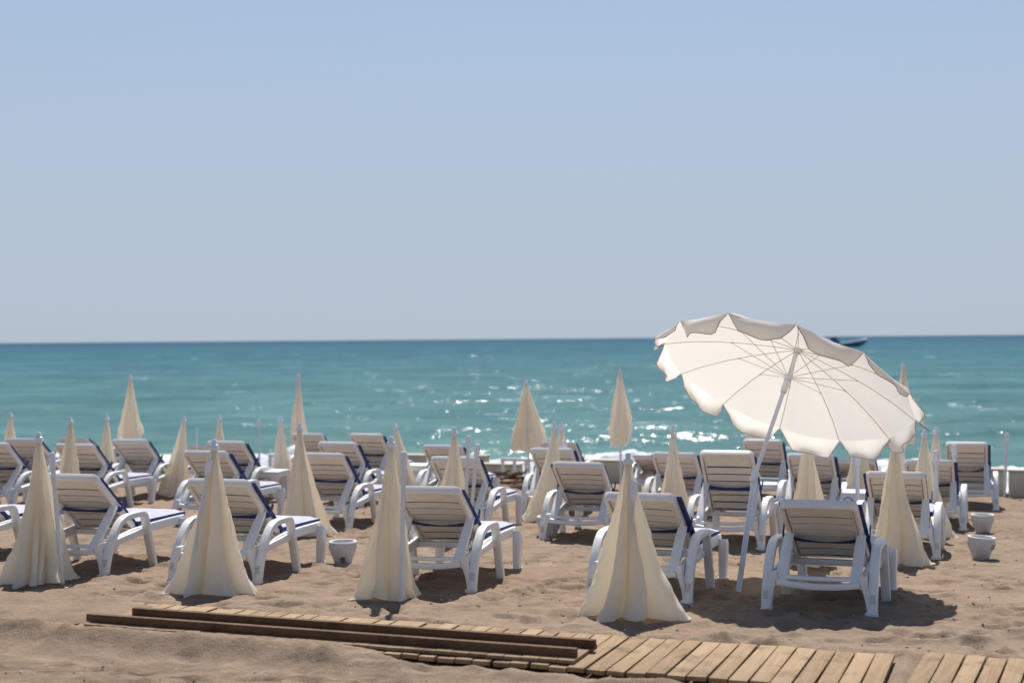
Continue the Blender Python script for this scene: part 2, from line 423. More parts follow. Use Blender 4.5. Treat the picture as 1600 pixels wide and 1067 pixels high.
WALK_S0, WALK_S1 = 6.98, 7.83     # the boardwalk strip
def build_beach():
    xs = axis([(-60, -14, 4), (-14, -6.0, .16), (-6.0, 6.6, .026), (6.6, 15, .16), (15, 63, 4)])
    ys = axis([(-40, 2, 3), (2, 6.2, .2), (6.2, 11.5, .022), (11.5, 16, .035), (16, 24, .07), (24, 40, .4)])
    X, Y = np.meshgrid(xs, ys)
    S = X*SA + Y*CA; T = X*CA - Y*SA
    Z = base_z(X, Y)
    near = sstep(40, 26, Y) * sstep(-5, 4, Y)
    n1 = vnoise(X/1.3+3.1, Y/1.1+7.7); n2 = vnoise(X/.42+11, Y/.36+5); n3 = vnoise(X/.17+31, Y/.14+15); n4 = vnoise(X/.07+1, Y/.06+9)
    n5 = vnoise(X/.033+41, Y/.03+3)
    rough = .009*n1 + .009*n2 + .008*n3*(1+.6*n2) + .0048*n4 + .0018*n5
    # footprints and scuffed hollows
    H = np.zeros_like(Z)
    rg = np.random.RandomState(5)
    for i in range(1500):
        fy = 6.3 + 14*rg.rand()**1.3
        fx = rg.uniform(-.42*fy-.5, .42*fy+.5)
        a = rg.uniform(0, math.pi); L_ = rg.uniform(.07, .15); W_ = rg.uniform(.045, .08); d = rg.uniform(.012, .034)
        i0, i1 = np.searchsorted(xs, [fx-.4, fx+.4]); j0, j1 = np.searchsorted(ys, [fy-.4, fy+.4])
        if i1-i0 < 2 or j1-j0 < 2: continue
        dx = X[j0:j1, i0:i1]-fx; dy = Y[j0:j1, i0:i1]-fy
        u = dx*math.cos(a)+dy*math.sin(a); v = -dx*math.sin(a)+dy*math.cos(a)
        r = np.sqrt((u/L_)**2+(v/W_)**2)
        H[j0:j1, i0:i1] += -d*np.exp(-(r**3)) + d*.45*np.exp(-((r-1.45)**2)/.12)
    rough = rough + np.clip(H, -.045, .03)
    # in front of the boardwalk the sand has been dragged smooth
    calm = sstep(7.0, 6.7, S)
    rough = rough*(1-.55*calm) + calm*(.007*vnoise(T/1.5, S/.25+4)+.005*vnoise(T/.5, S/.08))
    Z = Z + rough*near
    # strip of bare ground under the boardwalk; sand drifts over it towards the left
    inw = sstep(WALK_S0-.10, WALK_S0+.02, S) * sstep(WALK_S1+.10, WALK_S1-.02, S) * sstep(-7.6, -7.2, T) * sstep(2.2, 1.8, T)
    drift = np.maximum(sstep(-4.9, -5.9, T + .35*vnoise(T*1.3, S*3.0)) * .085, sstep(-3.0, -3.5, T+.2*vnoise(T*2, S*5))*sstep(7.09, 7.0, S)*.086)
    lip = .034 + .012*n2
    gap = .035*np.exp(-((T+.62)/.05)**2)
    Z = Z*(1-inw) + inw*(.004 + gap + .85*drift + .008*n3*drift/.085)
    side = np.exp(-((S-(WALK_S0-.14))/.12)**2) + .8*np.exp(-((S-(WALK_S1+.14))/.12)**2)
    tmask = sstep(-8, -7, T)*sstep(3, 2, T)
    Z = Z + (1-inw)*side*tmask*np.maximum(lip + .7*drift*(S < 7.4), 0)
    bl = sstep(-2.9, -4.0, T)*np.exp(-((S-6.75)/.42)**2)*.026
    Z = Z + (1-inw)*bl
    dirt = np.exp(-((S-6.2-.2*(T+5)-.1*vnoise(T*.9, S*0+3))/.2)**2)*sstep(-2.2, -3.2, T)
    dirt = np.maximum(dirt, .75*np.exp(-((S-6.75)/.10)**2)*sstep(-4.2, -3.2, T)*sstep(-1.0, -1.6, T)*0.6)
    return tag(grid_mesh('sand_beach', X, Y, Z, M['sand'], {'dirt': dirt}), 'brown sandy beach trodden into small dents and footprints', None, None, 'structure')
beach = build_beach()

# ------------------------------------------------------------------ sea mesh
def build_sea():
    A = R(12); ca, sa = math.cos(A), math.sin(A)
    s = [27.0]
    while s[-1] < 420: s.append(s[-1] + max(.085, s[-1]*.0030))
    while s[-1] < 42000: s.append(s[-1]*1.06)
    s = np.array(s)
    th = np.concatenate([np.linspace(-62, -24, 40)[:-1], np.linspace(-24, 24, 620), np.linspace(24, 62, 40)[1:]])
    S, TH = np.meshgrid(s, np.tan(np.radians(th)), indexing='ij')
    T = S*(TH) 
    X = S*sa + T*ca; Y = S*ca - T*sa
    Z = np.full_like(S, SEA_Z)
    rg = np.random.RandomState(3)
    ds = np.maximum(.085, s*.0030)[:, None]
    dt = (S*math.radians(48/620))
    for i in range(54):
        lam = 1.1*(11.0/1.1)**rg.rand()
        a = rg.normal(0, .42); k = 2*math.pi/lam
        ph = rg.uniform(0, 6.28)
        amp = .0062*lam**1.0*rg.uniform(.5, 1.2)
        fade = np.clip((lam/np.maximum(ds, dt*abs(math.sin(a))+1e-6) - 4)/5, 0, 1)
        w = k*(S*math.cos(a)+T*math.sin(a))+ph
        grp = .55+.45*vnoise(S/(lam*5)+i*3.3, T/(lam*7)+i*1.7)
        Z += amp*fade*grp*(np.sin(w)+.22*np.cos(2*w))*sstep(27, 34, S)
    # the breaking wave on the shore
    crest = 32.2 + .9*vnoise(T/7.0+5, T*0+2) + .35*vnoise(T/2.2, T*0+8)
    env = np.clip(.46+.55*vnoise(T/4.2+9, T*0+1)+.25*vnoise(T/1.3+2, T*0+5), .60, 1.1)
    d = S-crest
    prof = np.where(d < 0, np.exp(-(d/.55)**2), np.exp(-(d/1.5)**2))
    lump = .5+.5*vnoise(T/.5, S/.5)+.35*vnoise(T/.2+4, S/.2)
    Z += .70*env*prof*(.75+.35*lump)
    foam = sstep(27.5, 28.6, S)*sstep(1.1, .1, d)*(.55+.5*env) 
    foam = np.maximum(foam, .42*sstep(5.5, 1.0, d)*sstep(-1, 1, d)*(env))
    # a second, half-broken roller behind
    c2 = 41 + 1.5*vnoise(T/9+15, T*0+7)
    e2 = np.clip(vnoise(T/6+19, T*0+11)-.15, 0, 1)
    d2 = S-c2
    Z += .30*e2*np.where(d2 < 0, np.exp(-(d2/.8)**2), np.exp(-(d2/2.2)**2))
    foam = np.maximum(foam, .85*e2*np.exp(-((d2+.4)/.55)**2))
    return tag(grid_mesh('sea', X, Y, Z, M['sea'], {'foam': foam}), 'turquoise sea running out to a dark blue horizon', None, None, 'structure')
sea = build_sea()

# ------------------------------------------------------------------ sun lounger
HINGE_U, HINGE_Z, BACK_L = .62, .30, .76

def back_local():
    """meshes in the backrest's own frame: x up along the back, y across, z out of the rear face"""
    b = MB()
    hw = .262
    # outer frame: two stiles and a top rail with rounded corners, one loop
    path = [(-.02, -hw+.03, 0), (.30, -hw+.03, 0), (.60, -hw+.03, 0)]
    for i in range(7):
        a = R(15*i); path.append((.708+.030*math.sin(a), -hw+.060-.030*math.cos(a), 0.0))
    left = path
    right = [(x, -y, z) for x, y, z in reversed(left)]
    prof = rrect(.026, .060, .005)
    b.sweep(left[:3] + left[3:] + right, [(y, x) for x, y in [(p[1], p[0]) for p in prof]], up=(0, 0, 1))
    # slats: a deep head panel, then narrow ones
    edges = [.02, .115, .205, .295, .385, .475, .565]
    def slat(x0, x1, tilt):
        nv = 12; ny = []
        for i in range(nv+1):
            y = -.212 + .424*i/nv
            bow = .004-.012*(1-(y/.212)**2)
            sag = -.010*(1-(y/.212)**2)
            ny.append((y, bow, sag))
        vs = []; fs = []
        for (y, bow, sag) in ny:
            vs += [(x0+sag, y, bow-.002+tilt), (x1+sag, y, bow-.002-tilt), (x1+sag, y, bow+.003-tilt), (x0+sag, y, bow+.003+tilt)]
        for i in range(nv):
            for j in range(4):
                j2 = (j+1) % 4
                fs.append((i*4+j, i*4+j2, (i+1)*4+j2, (i+1)*4+j))
        fs += [(0, 1, 2, 3), (nv*4+3, nv*4+2, nv*4+1, nv*4)]
        b.add(vs, fs)
    for e in edges[:-1]:
        slat(e+.0075, e+.0805, .001)
    slat(.577, .728, .001)
    # ribs where the slats meet the stiles
    for sy in (-1, 1):
        b.box((.34, sy*.2055, .004), (.68, .010, .014))
    # two small moulded bumps on the head rail
    return b.mesh('backrest', M['slat'])

def cushion_mesh(L_, W_, H_, name):
    """soft pad: x along, y across, z up, pale top, navy boxed side and navy underside"""
    b = MB()
    nx, ny = 16, 8
    rg = random.Random(4)
    def zf(u, v):
        ed = min(1, (1-abs(2*u-1))*7, (1-abs(2*v-1))*5)
        return H_*.30*ed**.5 + .004*math.sin(u*19)*ed
    top = []; bot = []
    for i in range(nx+1):
        for j in range(ny+1):
            u, v = i/nx, j/ny
            top.append((u*L_, (v-.5)*W_, H_*.62+zf(u, v)))
            bot.append((u*L_, (v-.5)*W_, 0))
    n = len(top)
    vs = top+bot; id_ = lambda i, j: i*(ny+1)+j
    fs = []
    for i in range(nx):
        for j in range(ny):
            fs.append((id_(i, j), id_(i+1, j), id_(i+1, j+1), id_(i, j+1)))
    b.add(vs, fs, 0)
    f2 = [tuple(n+k for k in reversed(f)) for f in fs]
    for f in f2: b.f.append(f); b.m.append(1)  # underside coloured navy so that the gaps between the back slats look dark
    rim = [id_(i, 0) for i in range(nx)]+[id_(nx, j) for j in range(ny)]+[id_(i, ny) for i in range(nx, 0, -1)]+[id_(0, j) for j in range(ny, 0, -1)]
    for k in range(len(rim)):
        a, c = rim[k], rim[(k+1) % len(rim)]
        b.f.append((a, c, n+c, n+a)); b.m.append(1)
    return b.mesh(name, [M['cushion'], M['navy']], 40)

def strap_mesh(sag, tw):
    b = MB()
    n = 22; vs = []; fs = []
    def ring(p, wdir, w, t):
        p = Vector(p); d = Vector(wdir).normalized()*w/2; nn = Vector((0, 0, t))
        return p-d, p+d
    pts = []
    hw = .275
    for i in range(n+1):
        u = -1+2*i/n
        y = u*hw
        x = .33 - sag*(1-u*u) 
        z = .026 + .012*(1-u*u) - (.012 if abs(u) > .99 else 0)
        pts.append((x, y, z))
    for i, p in enumerate(pts):
        u = -1+2*i/n
        w = .066*(.55+.45*abs(u)) 
        a = tw*(1-abs(u))
        dx, dz = math.cos(a)*w/2, math.sin(a)*w/2
        vs += [(p[0]-dx, p[1], p[2]-dz), (p[0]+dx, p[1], p[2]+dz), (p[0]+dx, p[1], p[2]+dz+.003), (p[0]-dx, p[1], p[2]-dz+.003)]
    for i in range(n):
        for j in range(4):
            j2 = (j+1) % 4
            fs.append((i*4+j, i*4+j2, (i+1)*4+j2, (i+1)*4+j))
    b.add(vs, fs)
    # the ends wrap round the edge of the back and cushion
    for sy in (-1, 1):
        b.box((.33, sy*.281, -.02), (.034, .006, .10))
    return b.mesh('strap', M['navy'])

def arm_mesh(sy):
    b = MB()
    y = sy*.335
    pts = spline([(.004, y, 0.0), (.022, y, .09), (.06, y, .19), (.125, y, .295), (.20, y, .372), (.265, y, .408), (.34, y, .420), (.44, y, .425), (.535, y, .424), (.585, y, .408), (.614, y, .365), (.645, y, .28), (.70, y, .135), (.755, y, -.01)], 5)
    n = len(pts)
    prof = rrect(.040, .060, .007)
    sc = []
    for i in range(n):
        t = i/(n-1)
        w = 1.35 - .55*t if t < .5 else 1.08
        sc.append((w, 1.0))
    b.sweep(pts, prof, up=(0, 1, 0), scale=sc)
    # inner gusset plate: from the frame's rear corner down to the foot
    yi = sy*.288
    vs = []
    for yy0, yy1, x0, x1, z in ((.262, .300, -.03, .12, .255), (.266, .302, -.03, .10, .20), (.292, .318, -.012, .06, .10), (.306, .334, -.01, .035, .0)):
        vs += [(x0, sy*yy0, z), (x1, sy*yy0, z), (x1, sy*yy1, z), (x0, sy*yy1, z)]
    fs = []
    for i in range(3):
        for j in range(4):
            fs.append((i*4+j, i*4+(j+1) % 4, (i+1)*4+(j+1) % 4, (i+1)*4+j))
    fs += [(0, 1, 2, 3), (15, 14, 13, 12)]
    b.add(vs, fs)
    # foot pad and moulded imprint on the rear face
    b.box((.005, sy*.328, .012), (.072, .078, .03), bev=.008)
    for k in range(5):
        z = .088 + k*.011
        b.box((.022+.38*(z-.09)-.0285, y, z), (.008, .036, .0065), Matrix.Rotation(R(18), 4, 'Y'), mi=1)
    return b.mesh('armrest', [M['plastic'], M['plastic_dirty']])

def foot_leg_mesh(sy):
    b = MB()
    y = sy*.318
    path = [(1.315, y, .30), (1.312, y, .275), (1.305, y, .20), (1.292, y, .08), (1.288, y, -.01)]
    b.sweep(path, rrect(.085, .066, .014), up=(0, 1, 0), scale=[(.72, .8), (.98, .98), (1, 1), (.86, .9), (.8, .85)])
    b.box((1.285, y, .010), (.085, .074, .024), bev=.007)
    return b.mesh('foot_leg', M['plastic'])

def frame_mesh():
    b = MB()
    for sy in (-1, 1):
        y = sy*.272
        b.sweep(spline([(-.02, y, .205), (.15, y, .222), (.40, y, .255), (.70, y, .282), (1.05, y, .292), (1.37, y, .295)], 4), rrect(.072, .034, .008), up=(0, 1, 0))
        # rail between arm and seat
        b.sweep([(.16, sy*.305, .235), (.40, sy*.305, .258), (.71, sy*.305, .28)], rrect(.05, .04, .008), up=(0, 1, 0))
        for k in range(6):      # ratchet teeth for the back stay
            b.box((.06+.055*k, sy*.246, .262+.012*k), (.022, .014, .03), Matrix.Rotation(R(-28), 4, 'Y'))
    # rear cross-bar, bowed downwards
    path = [(-.015, -.262+.524*i/12, .198-.022*(1-(2*i/12-1)**2)) for i in range(13)]
    b.sweep(path, rrect(.046, .040, .008), up=(0, 0, 1))
    path = [(1.375, -.285+.57*i/8, .292) for i in range(9)]
    b.sweep(path, rrect(.06, .04, .01), up=(0, 0, 1))
    for k in range(7):
        b.box((.70+.095*k, 0, .296), (.078, .53, .016), bev=.004)
    b.box((.60, 0, .262), (.05, .53, .04), bev=.006)
    return b.mesh('frame', M['plastic'])

def stay_mesh(rec):
    """U-shaped stay propping the backrest"""
    b = MB()
    c, s = math.cos(rec), math.sin(rec)
    def bp(x, z): return (HINGE_U-x*c-z*s, HINGE_Z+x*s-z*c)   # back-local -> u,z (z = out of the rear, i.e. down/back)
    u0, z0 = bp(.36, .020)
    u1, z1 = (.02+.10*max(0, (s-.5)), .235)
    for sy in (-1, 1):
        y = sy*.232
        path = [(u0, y, z0), (u0*.66+u1*.34, y, z0*.66+z1*.34), (u0*.3+u1*.7, y, z0*.3+z1*.7), (u1, y, z1), (u1-.025, y, z1-.05)]
        b.sweep(path, rrect(.032, .068, .006), up=(0, 1, 0), scale=[(.8, .85), (1, 1), (1, 1), (1, 1.05), (1, 1.05)])
        for k in range(4):
            t = .22+.2*k
            b.box((u0*(1-t)+u1*t+.024, y, z0*(1-t)+z1*t-.012), (.02, .03, .02), Matrix.Rotation(R(30), 4, 'Y'))
    path = [(u1-.002, -.21+.42*i/8, z1-.006-.006*(1-(2*i/8-1)**2)) for i in range(9)]
    b.sweep(path, rrect(.046, .026, .006), up=(0, 0, 1))
    return b.mesh('back_stay', M['plastic'])

ME_BACK = back_local()
ME_SEATPAD = cushion_mesh(.80, .53, .075, 'seat_cushion')
ME_BACKPAD = cushion_mesh(.67, .524, .038, 'back_cushion')
ME_STRAPS = [strap_mesh(.045, .3), strap_mesh(.075, .6), strap_mesh(.015, .1)]
ME_FRAME = frame_mesh()
ME_ARMS = [arm_mesh(-1), arm_mesh(1)]
ME_FEET = [foot_leg_mesh(-1), foot_leg_mesh(1)]
LG = 'white sun loungers in rows on the sand'
# lounger's own frame: +x towards its foot end, y to its left
def back_matrix(rec, lift=0.0, off=0.0, yoff=0.0):
    c, s = math.cos(rec), math.sin(rec)
    ex = Vector((-c, 0, s))            # up along the back
    ez = Vector((-s, 0, -c))           # out of the rear face
    ey = ez.cross(ex)
    m = Matrix((ex, ey, ez)).transposed().to_4x4()
    m.translation = Vector((HINGE_U, yoff, HINGE_Z)) + ez*lift + ex*off
    return m

def make_lounger():
    root = empty('sun_lounger', (0, 0, 0))
    root['group'] = LG; root['category'] = 'sun lounger'
    for nm, me in (('frame', ME_FRAME), ('armrest', ME_ARMS[0]), ('armrest', ME_ARMS[1]), ('foot_leg', ME_FEET[0]), ('foot_leg', ME_FEET[1])):
        link(bpy.data.objects.new(nm, me), root)
    link(bpy.data.objects.new('back_stay', ME_FRAME), root)
    br = link(bpy.data.objects.new('backrest', ME_BACK), root)
    link(bpy.data.objects.new('strap', ME_STRAPS[0]), br)
    link(bpy.data.objects.new('back_cushion', ME_BACKPAD), root)
    sc = link(bpy.data.objects.new('seat_cushion', ME_SEATPAD), root)
    sc.location = (.61, 0, .305)
    return root

def set_lounger(o, x, y, yaw, rec, label, rnd):
    o.location = (x, y, gz(x, y)-.012)
    tilt = math.atan(-.04) if (x*SA+y*CA) > 8.9 else math.atan(-.02)
    # local x points along the heading; pitch follows the slope of the beach
    o.rotation_euler = (rnd.uniform(-.008, .008), -tilt*.9, R(90-yaw))
    o['label'] = label
    rec = R(rec)
    mb = back_matrix(rec)
    for ch in o.children:
        n = ch.name.split('.')[0]
        if n == 'back_stay':
            ch.data = stay_mesh(rec)
        elif n == 'backrest':
            ch.matrix_local = mb
            for g in ch.children: g.data = rnd.choice(ME_STRAPS)
        elif n == 'back_cushion':
            # pad lies on the front face (z of the pad points away from the rear)
            ch.matrix_local = mb @ Matrix.Translation((.0, rnd.uniform(-.022, .022), -.024)) @ Matrix.Rotation(math.pi, 4, 'X')
        elif n == 'seat_cushion':
            ch.location = (.61+rnd.uniform(-.01, .02), rnd.uniform(-.012, .012), .305)

LOUNGERS = [
 (1.930, 9.015, 21.0, 32.2, 'white sun lounger at the right end of the front row, shaded by the open parasol'),
 (0.835, 9.533, 19.5, 32.7, 'white sun lounger right behind the widest folded parasol of the front row'),
 (-0.615, 9.966, 15.0, 33.3, 'front row lounger standing right of the slim folded parasol with a tube on its cloth'),
 (-2.175, 10.325, 13.5, 35.3, 'white sun lounger of the front row with a white pot beside its foot end'),
 (-3.375, 10.669, 14.0, 36.4, 'leftmost front row lounger whose backrest is in view, half hidden by a folded parasol'),
 (-4.620, 11.278, 14.0, 33.1, 'front row lounger cut by the left picture edge, only its foot end and arm showing'),
 (0.590, 13.286, 17.0, 34.7, 'second row lounger near the picture centre, its left leg and slatted back in full view'),
 (1.890, 12.777, 19.0, 48.5, 'second row lounger with upright back just left of the open parasol pole'),
 (3.270, 12.161, 19.5, 33.6, 'second row lounger half hidden by the folded parasol right of the shaded front lounger'),
 (-0.583, 13.781, 15.0, 36.9, 'second row lounger behind a folded parasol and a double white pole'),
 (-1.975, 14.367, 15.0, 37.3, 'second row lounger with its right rear foot in view just above the single white pot'),
 (-3.236, 14.799, 14.0, 36.9, 'second row lounger whose back shows behind the tip of the bright front row parasol'),
 (-5.066, 16.317, 14.0, 37.7, 'second row lounger at the left, its long seat and foot legs clear over the sand'),
 (-6.030, 16.252, 14.0, 38.7, 'second row lounger cut by the left picture edge, one arm and navy cushion edge showing'),
 (4.306, 14.715, 19.0, 32.2, 'third row lounger beside the rear one of the two white pots on the right'),
 (3.129, 15.037, 19.0, 36.1, 'third row lounger behind the crumpled folded parasol, below the open canopy'),
 (1.746, 15.540, 18.0, 34.8, 'third row lounger behind the folded parasol with the kicked out hem'),
 (0.433, 16.231, 14.0, 36.1, 'third row lounger right behind the left leaning folded parasol, below the fullest raised parasol'),
 (-0.859, 16.914, 15.0, 36.5, 'third row lounger right behind the lounger with the double white pole'),
 (-2.145, 17.063, 15.0, 38.8, 'third row lounger right behind the lounger whose right rear foot shows above the pot'),
 (-3.566, 17.474, 14.0, 37.6, 'third row lounger with navy strap knotted low, left of the small white table'),
 (-4.933, 18.184, 14.0, 36.9, 'third row lounger standing under the leftmost raised parasol'),
 (-6.589, 18.999, 14.0, 34.5, 'third row lounger farthest left, in front of the leftmost low wall'),
 (5.510, 17.256, 18.0, 42.2, 'tall backed lounger at the far right of the last row beside the low wall'),
 (4.331, 18.005, 18.0, 19.6, 'low reclined last row lounger behind the small table with the blue bag'),
 (3.160, 18.112, 18.0, 41.3, 'last row lounger with upright back, seen between the open parasol pole and its canopy'),
 (1.863, 19.009, 17.0, 18.9, 'low reclined last row lounger right of the narrow raised parasol, before the long low wall'),
 (0.623, 19.567, 16.0, 31.9, 'last row lounger standing by the right end of the white railing'),
 (-2.121, 20.140, 15.0, 40.0, 'last row lounger with its whole back clear against the sea, left of the centre wall'),
 (-3.066, 21.016, 15.0, 37.3, 'last row lounger at the foot of the second raised parasol from the left'),
 (-4.819, 21.441, 14.0, 19.5, 'low reclined last row lounger mostly hidden behind a second row backrest'),
 (-6.889, 22.301, 14.0, 25.6, 'farthest left lounger of the last row, only the top of its back showing'),
]
proto = make_lounger()
for i, (x, y, yaw, rec, lab) in enumerate(LOUNGERS):
    o = proto if i == 0 else copy_tree(proto)
    set_lounger(o, x, y, yaw, rec, lab, random.Random(100+i))

# ------------------------------------------------------------------ folded parasols
def folded_cloth(H, prof, seed, z_low, ridges=8, amp=.48, hem=.02, spread=None, curl=0.0, twist=.15, ground=True, tuck=.8, crumple=1.0):
    """hanging cloth gathered round a pole: rounded lobes between sharp, tucked-under valleys.
    prof = [(t, radius)], t from tip to hem; spread = [(angle_deg, factor, width_deg)]"""
    rg = random.Random(seed)
    na, nt_ = 208, 60
    wd = [rg.uniform(.55, 1.5) for _ in range(ridges)]
    tot = sum(wd); edges = np.concatenate([[0], np.cumsum(wd)])/tot*2*math.pi
    hi = np.array([rg.uniform(.55, 1.25) for _ in wd]); lo = np.array([rg.uniform(.55, 1.2) for _ in wd]+[0]); lo[-1] = lo[0]
    tk = np.array([rg.choice((-1, 1))*rg.uniform(.35, 1.0) for _ in wd]); drop = np.array([rg.uniform(-1, 1) for _ in wd])
    start = np.array([rg.uniform(-.1, .28) for _ in wd])
    off = rg.uniform(0, 6.28); ph = [rg.uniform(0, 6.28) for _ in range(8)]
    t = np.linspace(0, 1, nt_+1)[:, None]; th = (np.arange(na)/na*2*math.pi)[None, :]
    wob = .16*np.sin(3.1*t+ph[0])*t + .07*np.sin(8.5*t+ph[1])
    tt = np.mod(th + off + twist*t + wob*.6*np.sin(2*th+ph[2]), 2*math.pi)
    k = np.clip(np.searchsorted(edges, tt, side='right')-1, 0, ridges-1)
    w_ = edges[k+1]-edges[k]; u = (tt-edges[k])/w_
    bump = np.sin(math.pi*np.clip(u, 0, 1))**.75
    grow = np.clip((t-start[k])/.35, 0, 1)
    f = bump*hi[k] - (1-bump)*(lo[k]*(1-u)+lo[k+1]*u)
    r = np.interp(t, [p[0] for p in prof], [p[1] for p in prof])*(.69-.07*np.sin(math.pi*t)+.04*t)
    r = np.maximum(r, .021)
    A = amp*(.35+.65*grow)*(1.0-.25*np.clip((t-.8)/.2, 0, 1))
    sp = np.ones_like(tt)
    for (ad, fac, wdt) in (spread or []):
        dd = np.arctan2(np.sin(th-R(ad)), np.cos(th-R(ad)))
        sp = sp + (fac-1)*np.exp(-(dd/R(wdt))**2)*t**2.4
    rr = r*(1+A*f)*sp
    # soft creases, drag lines and small crumples of thin cloth
    n1 = vnoise(th*3.2+seed, t*5+seed*1.7+th*0); n2 = vnoise(th*7.6+seed*2.1+t*9, t*13+th*1.5); n3 = vnoise(th*17+t*22+seed, t*30-th*6)
    close = np.minimum(th, 2*math.pi-th)/.35; close = np.clip(close, 0, 1)
    rr = rr*(1+close*(.045*n1*np.minimum(1, t*2)+.03*n2*t)) + close*crumple*(.0055*n2+.0036*n3)*np.minimum(1, t*3)
    th2 = th + tuck*tk[k]*bump*w_*.5*np.clip(t*1.5, 0, 1)*(.7+.3*np.sin(6*t+ph[3]))*np.ones_like(tt)
    sway = .012*np.sin(4.2*t+ph[6])*t
    x = rr*np.cos(th2)+sway; y = rr*np.sin(th2)+.6*sway
    z = H*(1-t)+z_low + np.zeros_like(tt)
    z = z + hem*t**3*(.9*drop[k]*bump+.5*np.sin(2*th+ph[4])) + .006*np.sin(5*th+21*t+ph[5])*t
    if curl:
        q = np.clip((t-.86)/.14, 0, 1)
        z = z + curl*q*(.7+.5*np.sin(3*th+ph[7]))
    if ground:
        lim = .004+.006*(1+np.sin(7*th+ph[2]))+.012*np.clip(n2, 0, 1)
        z = np.maximum(z, lim)
    b = MB()
    vs = np.stack([x, y, z], -1).reshape(-1, 3).tolist()
    fs = []
    for it in range(nt_):
        for ia in range(na):
            j = (ia+1) % na
            fs.append((it*na+ia, it*na+j, (it+1)*na+j, (it+1)*na+ia))
    b.add(vs, fs)
    return b.mesh('canopy', M['cloth'], 75)

def cap_mesh(z, s=1.0):
    b = MB()
    b.lathe([(.0001, z+.050*s), (.012*s, z+.050*s), (.016*s, z+.045*s), (.018*s, z+.02*s), (.028*s, z+.012*s), (.034*s, z-.012*s), (.030*s, z-.022*s), (.001, z-.022*s)], 18)
    return b.mesh('tip_cap', M['cap'])

FG = 'cream parasols folded shut on the sand'
def folded(x, y, H, prof, label, lean=(0, 0), rz=0.0, **kw):
    root = empty('folded_parasol', on_ground(x, y, 0), rz)
    root.rotation_euler = (lean[0], lean[1], rz)
    tag(root, label, 'parasol', FG)
    me = folded_cloth(H-.07, prof, z_low=.004, **kw)
    link(bpy.data.objects.new('canopy', me), root)
    link(bpy.data.objects.new('tip_cap', cap_mesh(H-.05)), root)
    p = MB(); p.tube([(0, 0, -.05), (0, 0, H-.06)], .017, 12)
    p.build('pole', M['metal'], root)
    return root
P_WIDE = [(0, .026), (.12, .052), (.3, .092), (.5, .15), (.7, .21), (.84, .26), (.92, .285), (1, .325)]
P_MID = [(0, .026), (.12, .05), (.3, .088), (.5, .135), (.7, .185), (.84, .222), (.92, .25), (1, .305)]
P_SLIM = [(0, .026), (.12, .05), (.3, .082), (.5, .118), (.7, .15), (.84, .17), (.93, .187), (1, .22)]
P_FULL = [(0, .03), (.1, .062), (.25, .10), (.5, .15), (.75, .185), (.9, .205), (1, .22)]
folded(.735, 8.93, 1.02, P_WIDE, 'widest folded parasol of the front row, its hem spread out over the sand', seed=3, ridges=6, lean=(0, -.012), spread=[(-150, 1.19, 35), (-20, 1.23, 30)], twist=.15)
folded(-.840, 9.58, 1.09, P_SLIM, 'slim folded parasol of the front row with crinkled cloth and a tube down its front', seed=8, ridges=8, lean=(.01, .02), spread=[(-165, 1.52, 30)], twist=.1, hem=.03)
folded(-2.069, 9.85, 1.06, P_MID, 'front row folded parasol with broad bright folds, a pole leaning on its left side', seed=15, ridges=7, spread=[(-170, 1.19, 30), (-10, 1.11, 30)], twist=.1)
folded(-3.45, 10.35, 1.09, P_MID, 'leftmost folded parasol of the front row with many narrow vertical folds', seed=21, ridges=10, spread=[(-170, 1.23, 40)], twist=.1)
folded(3.128, 11.66, 1.05, P_MID, 'folded parasol right of the shaded lounger, its tip hidden by the open canopy', seed=29, ridges=7, spread=[(-10, 1.15, 35)], twist=.1)
folded(2.376, 11.48, 1.06, P_FULL, 'lumpy crumpled folded parasol standing behind the shaded front lounger', seed=33, ridges=6, hem=.05, twist=.5)
folded(1.679, 14.93, 1.05, P_SLIM, 'folded parasol with a hem kicked out at its lower right, before a third row lounger', seed=39, ridges=7, spread=[(-15, 1.52, 25)], twist=.1)
folded(.40, 15.39, 1.06, P_MID, 'folded parasol leaning left with a wide crinkled skirt, left of the second row centre lounger', seed=44, ridges=7, lean=(0, .05), spread=[(180, 1.15, 40)], twist=.2)
folded(-.535, 13.07, 1.06, P_MID, 'folded parasol with sharp bright pleats in front of the lounger with the double pole', seed=51, ridges=7, twist=.1)
folded(-2.038, 13.73, 1.08, P_MID, 'folded parasol left of the second row lounger with a visible rear leg', seed=57, ridges=8, spread=[(-20, 1.23, 25)], lean=(0, -.02), twist=.1)
folded(-3.03, 18.6, 1.05, P_SLIM, 'small folded parasol close in front of the tall raised one, left of centre', seed=63, ridges=7)
folded(-4.40, 18.6, 1.05, P_SLIM, 'folded parasol leaning to the right, alone against the sea at the left', seed=70, ridges=6, lean=(0, .10), spread=[(180, 1.38, 40)])
folded(-4.04, 19.6, 1.04, P_SLIM, 'folded parasol of which only the tip shows above a third row backrest', seed=74, ridges=6)
folded(-5.46, 19.0, 1.06, P_SLIM, 'folded parasol just left of the leftmost raised parasol', seed=79, ridges=7, lean=(0, .04))
folded(-4.926, 15.84, 1.08, P_SLIM, 'folded parasol in front of the left second row lounger, between two front row neighbours', seed=83, ridges=8)
folded(-7.45, 21.1, 1.05, P_SLIM, 'folded parasol tip rising behind the farthest left third row lounger', seed=88, ridges=6)
folded(.60, 17.4, 1.02, P_SLIM, 'small folded parasol with a white post before it, behind the left leaning parasol', seed=92, ridges=6)
folded(4.012, 13.86, 1.04, P_MID, 'folded parasol in front of the lounger near the rear white pot, at the right', seed=97, ridges=7, spread=[(-10, 1.19, 30)])
folded(4.76, 16.0, 1.02, P_SLIM, 'folded parasol just behind its taller looking twin, left of the tall backed last row lounger', seed=103, ridges=7)
